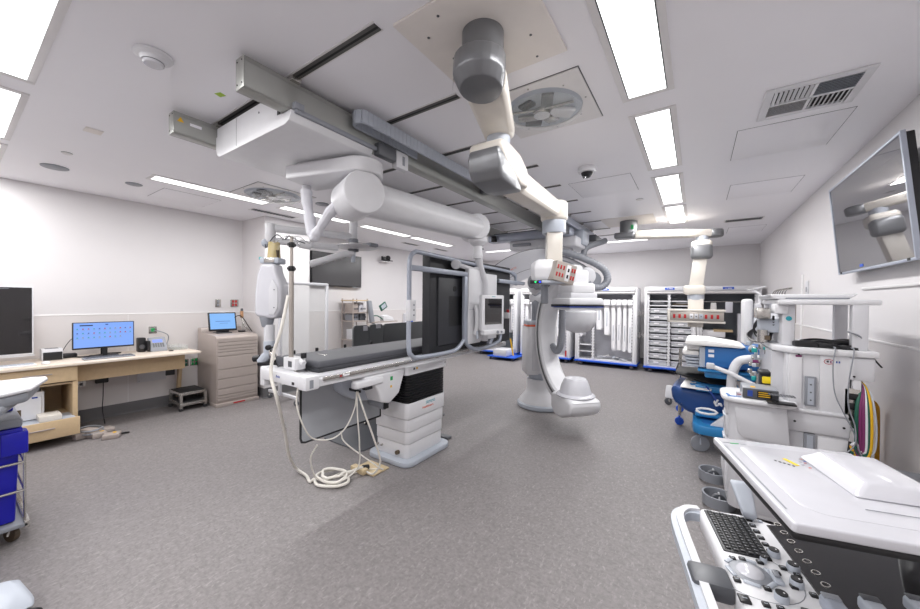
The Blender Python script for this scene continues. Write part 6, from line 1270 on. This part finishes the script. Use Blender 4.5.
m = MB('taupe'); m.box(XR-.03, XR, 6.6, 7.9, .9, 1.68, b=.006); single('wall_board', m, 'tall beige board on the right wall beyond the anaesthesia machine', 'board')
# ================================================================== ULTRASOUND MACHINE (right foreground), local frame: +x = away from the user, +y = towards far end
UO = Vector((0, 1.55, 0)); UR = R(12.1)
t = thing('ultrasound_machine', 'white ultrasound console with keyboard, trackball and folded monitor in the right foreground', 'ultrasound machine', (.25, 1.35, 0))
UM = Matrix.Translation(UO) @ Matrix.Rotation(UR, 4, 'Z')          # local x: v, local y: -u
def U(*k): q = MB(*k); q.T = UM; return q
m = U('white')
m.prism([(.03, .045), (.19, .055), (.235, .03), (.62, .03), (.62, -.62), (.03, -.62), (.02, -.55), (.02, .0)], 'z', .735, .80, b=.014, seg=3)
part('console', m, t)
m = U('lgrey')   # front handle loop
m.ribbon([(.03, .035, .775), (-.02, .025, .775), (-.052, -.02, .775), (-.062, -.10, .775), (-.062, -.28, .775), (-.062, -.50, .775), (-.05, -.58, .775), (.02, -.61, .775)], .03, .04, smooth=5); part('front_handle', m, t, 'grey front handle loop')
m = U('offw'); m.ribbon([(.025, .043, .79), (-.015, .03, .79), (-.045, -.02, .79), (-.052, -.10, .79), (-.052, -.28, .79), (-.052, -.5, .79)], .02, .022, smooth=5); part('handle_trim', m, t)
m = U('dgrey'); m.box(-.078, .022, -.375, -.285, .752, .803, b=.012); part('palm_grip', m, t, 'dark grey palm grip')
m = U('black'); m.box(.038, .160, -.203, .025, .799, .804, b=.003); kb = part('keyboard', m, t)
m = U('keyc')
for i in range(14):
    for j in range(6):
        x = .045+j*.0188; y = .020-i*.0155-(.003 if j % 2 else 0); m.box(x, x+.0158, y-.0132, y, .804, .808, b=.002, seg=1)
part('keys', m, kb)
m = U('mgrey')
for i in range(14):
    for j in range(6): x = .045+j*.0188; y = .020-i*.0155-(.003 if j % 2 else 0); m.box(x+.004, x+.0075, y-.008, y-.0055, .808, .8083)
m.box(.044, .0455, -.10, -.03, .8042, .8046); part('key_marks', m, kb)
def ubtn(v, u, r=.007, k='black', h=.006, w=None, nm='button', rz=0):
    m = U(k); w = w or r; m.box(v-r, v+r, -u-w, -u+w, .799, .80+h, b=.0028, rz=rz); m.mi('lgrey'); m.box(v-r*.45, v+r*.45, -u-.001, -u+.001, .80+h, .80+h+.0004); return part(nm, m, t)
for i in range(6): ubtn(.171, -.016+i*.034, .009, w=.008)
ubtn(.205, -.02, .006, 'lgrey')
for v, u in ((.052, .235), (.078, .228), (.122, .222), (.035, .33), (.10, .335), (.075, .40), (.075, .43), (.105, .40), (.175, .225), (.15, .255), (.2, .245), (.205, .315), (.17, .30), (.06, .47), (.13, .42), (.16, .385)): ubtn(v, u, .0085)
ubtn(.03, .40, .013, w=.014)
m = U('mgrey'); m.lathe([(.047, 0), (.049, .002), (.045, .004), (0, .004)], (.080, -.28, .7995), n=40); part('trackball_ring', m, t)
m = U('whiteg'); m.sph((.080, -.28, .798), .034, n=28, sc=(1, 1, .6)); part('trackball', m, t, 'white trackball')
for a in range(6):
    q = a*1.047+.3; m = U('lgrey'); cx_, cy_ = .08+.052*math.cos(q), -.28+.052*math.sin(q)
    m.T = UM @ Matrix.Translation((cx_, cy_, .80)) @ Matrix.Rotation(q, 4, 'Z'); m.box(-.006, .006, -.019, .019, 0, .005, b=.003); part('trackball_key', m, t)
m = U('mgrey'); m.tube([(.08+.115*math.cos(a*.2-2.2), -.28+.105*math.sin(a*.2-2.2), .8) for a in range(16)], .001, n=6); part('console_seam', m, t)
def knob(v, u, r, h):
    m = U('lgrey'); m.cyl((v, -u, .80), (v, -u, .80+h), r, r*.93, n=30, b=.002); k_ = part('knob', m, t); m = U('black'); m.lathe([(r*.8, h), (r*.8, h+.003), (0, h+.003)], (v, -u, .80), n=24); m.mi('paper'); m.cyl((v+r*.3, -u, .80+h+.003), (v+r*.3, -u, .80+h+.0035), r*.13, n=8); part('knob_cap', m, k_)
knob(.174, .169, .016, .018); knob(.199, .222, .016, .018); knob(.180, .290, .016, .018); knob(.119, .365, .016, .018)
knob(.133, .215, .009, .016)
m = U('lgrey'); m.box(.126, .15, -.31, -.255, .80, .812, b=.008); m.mi('mgrey'); m.box(.131, .145, -.295, -.27, .812, .818, b=.004); part('slide_control', m, t)
# touch panel: black glass, slightly raised to the back
m = U('black'); m.hull([(.215, .012, .801), (.215, -.5, .801), (.60, .012, .86), (.60, -.5, .86), (.215, .012, .79), (.215, -.5, .79), (.60, .012, .80), (.60, -.5, .80)], b=.006); part('touch_panel_body', m, t)
def tz(x): return .8015+(x-.215)*.153
m = U('blackg'); m.quad((.22, .005, tz(.22)+.0008), (.22, -.49, tz(.22)+.0008), (.59, -.49, tz(.59)+.0008), (.59, .005, tz(.59)+.0008)); part('touch_screen', m, t, 'black glossy touch screen')
for i in range(7):
    u = -.012+.0465*i
    m = U('steel'); m.T = UM @ Matrix.Translation((.25, -u, tz(.25)+.001)) @ Matrix.Rotation(-.15, 4, 'Y'); m.lathe([(.010, 0), (.010, .0015), (.008, .0015), (.008, 0), (.010, 0)], n=24); part('rotary_ring', m, t)
# lower body, foot, castors (below the console)
m = U('offw'); m.box(.12, .55, -.5, -.02, .25, .74, b=.04, seg=3); part('cabinet_body', m, t)
m = U('offw'); m.box(-.0, .62, -.62, .08, .09, .24, b=.04, seg=3); part('base', m, t)
for v, u in ((.05, .0), (.57, .0), (.05, .55), (.57, .55)): m = castor((UM @ Vector((v, -u, 0))).to_tuple()[:2]+(.12,), .055); part('castor', m, t)
# monitor arm
m = U('lgrey'); m.T = UM; m.hull([(.155, .02, .80), (.19, .05, .80), (.195, .01, .80), (.135, .08, .90), (.20, .09, .90), (.135, .11, .90), (.20, .11, .90), (.15, .0, .83), (.19, .0, .83)], b=.008); part('probe_holder_post', m, t, 'blue-grey post')
m = U('offw'); m.tube([(.52, -.1, .82), (.52, -.06, .95), (.44, -.2, 1.05)], .03, n=14, smooth=5); m.box(.30, .50, -.35, -.15, 1.03, 1.075, b=.015); part('monitor_arm', m, t)
# folded monitor (lying flat above the console)
A_, B_, C_, D_ = Vector((.066, 1.512, 0)), Vector((.176, 1.012, 0)), Vector((.53, 1.10, 0)), Vector((.42, 1.60, 0))
ex = (D_-A_).normalized(); ey = (A_-B_).normalized(); MM = Matrix.Translation((B_.x, B_.y, 0)) @ frame((0, 0, 0), ex, ey)
def Mo(*k): q = MB(*k); q.T = MM; return q
LX, LY = (D_-A_).length, (A_-B_).length
m = Mo('black'); m.prism(rr(0.002, LX-.002, .002, LY-.002, .01), 'z', 1.068, 1.082, b=.003); part('monitor_bezel', m, t)
m = Mo('blackg'); m.box(.015, LX-.015, .015, LY-.015, 1.066, 1.069); part('monitor_screen', m, t)
m = Mo('whiteg'); m.prism(rr(0, LX, 0, LY, .012), 'z', 1.082, 1.104, b=.005, seg=3); mb_ = part('monitor_back', m, t, 'glossy white monitor back')
m = Mo('whiteg'); m.prism(rr(.05, LX-.02, .06, LY-.05, .05), 'z', 1.102, 1.1048, b=.0006); m.hull([(x, y, z) for x0_, x1_, y0_, y1_, z in ((.19, LX-.005, .17, .42, 1.105), (.235, LX-.005, .21, .40, 1.135)) for x in (x0_, x1_) for y in (y0_, y1_)], b=.01); part('back_hump', m, mb_)
m = Mo('dgrey'); m.box(.26, .33, .403, .416, 1.112, 1.128, b=.003); m.mi('mgrey'); m.box(.18, LX-.05, .115, .117, 1.1065, 1.1075); m.box(.012, .016, .06, .44, 1.1035, 1.1045); part('cable_slot', m, mb_)
m = Mo('yell2'); MMl = m.T; m.T = MMl @ Matrix.Translation((.03, -.035, -.0015)); m.box(.115, .125, .37, .415, 1.1068, 1.1074, rz=.35)
part('yellow_strip', m, mb_); m = Mo('black'); m.T = MMl @ Matrix.Translation((.03, -.035, -.0015)); random.seed(4)
for i in range(5): m.box(.08+.008*i, .085+.008*i, .385-.006*i, .392-.006*i, 1.1068, 1.1073)
for i in range(12): m.mi(random.choice(['red', 'inkb', 'mgrey', 'orange'])); x, y = random.uniform(.14, .20), random.uniform(.36, .43); m.box(x, x+.006, y, y+.004, 1.1068, 1.1073)
part('warning_labels', m, mb_); m = Mo('green'); m.box(.035, .06, .462, .468, 1.1042, 1.1048, rz=.2); m.mi('mgrey'); m.box(.015, .035, .462, .468, 1.1042, 1.1048, rz=.2); m.box(.065, .08, .462, .468, 1.1042, 1.1048, rz=.2); part('back_labels', m, mb_, 'small coloured labels')
# probes and things bottom right
for v, u, k, k2, s_ in ((.20, .40, 'bgrey', 'mgrey', 'blue-grey ultrasound probe at the bottom edge'), (.285, .37, 'lgrey', 'dgrey', 'grey ultrasound probe right of the blue-grey one'), (.39, .325, 'lgrey', 'dgrey', 'grey probe tip near the bottom right corner')):
    p = UM @ Vector((v, -u, .84)); t3 = thing('ultrasound_probe', s_, 'probe', p, group='ultrasound probes on the console')
    m = MB(k); m.T = Matrix.Translation(p) @ Matrix.Rotation(UR, 4, 'Z'); m.box(-.021, .021, -.06, .012, -.01, .022, b=.009, seg=3); part('probe_body', m, t3)
    m = MB(k2); m.T = Matrix.Translation(p) @ Matrix.Rotation(UR, 4, 'Z'); m.box(-.017, .017, -.008, .011, .020, .025, b=.002); part('probe_face', m, t3)
m = U('clearb'); m.hull([(.50, -.2, .87), (.62, -.2, .90), (.50, -.5, .87), (.62, -.5, .90), (.5, -.2, .86), (.62, -.5, .86)], b=.01) ; m.bm.free()
# chair/arm rest dark cushion and bent tube at right edge
t = thing('padded_stool', 'grey padded seat with a dark curved tube at the right edge behind the monitor', 'stool', (.9, 1.9, 0))
m = MB('dgrey'); m.prism(rr(.62, 1.08, 1.75, 2.45, .12), 'z', .76, .82, b=.02, seg=3); part('seat_pad', m, t)
m = MB('mgrey'); m.cyl((.8, 1.98, .06), (.8, 1.98, .76), .035, n=16); m.mi('black')
for a in range(5): q = a*1.257; m.cyl((.8, 1.88, .1), (.8+.24*math.cos(q), 1.88+.24*math.sin(q), .06), .02, n=10); m.cyl((.8+.24*math.cos(q)-.015, 1.88+.24*math.sin(q), .04), (.8+.24*math.cos(q)+.015, 1.88+.24*math.sin(q), .04), .04, n=14)
part('stem_and_base', m, t)
m = MB('black'); m.tube([(.74, 2.05, .82), (.82, 2.02, .88), (.95, 2.02, .97)], .014, n=10, smooth=4); m.tube([(.78, 2.0, .82), (.9, 1.96, .84), (1.05, 1.98, .83)], .012, n=8, smooth=4); m.mi('offw'); m.sph((.93, 2.04, 1.02), .045); part('curved_tube', m, t)
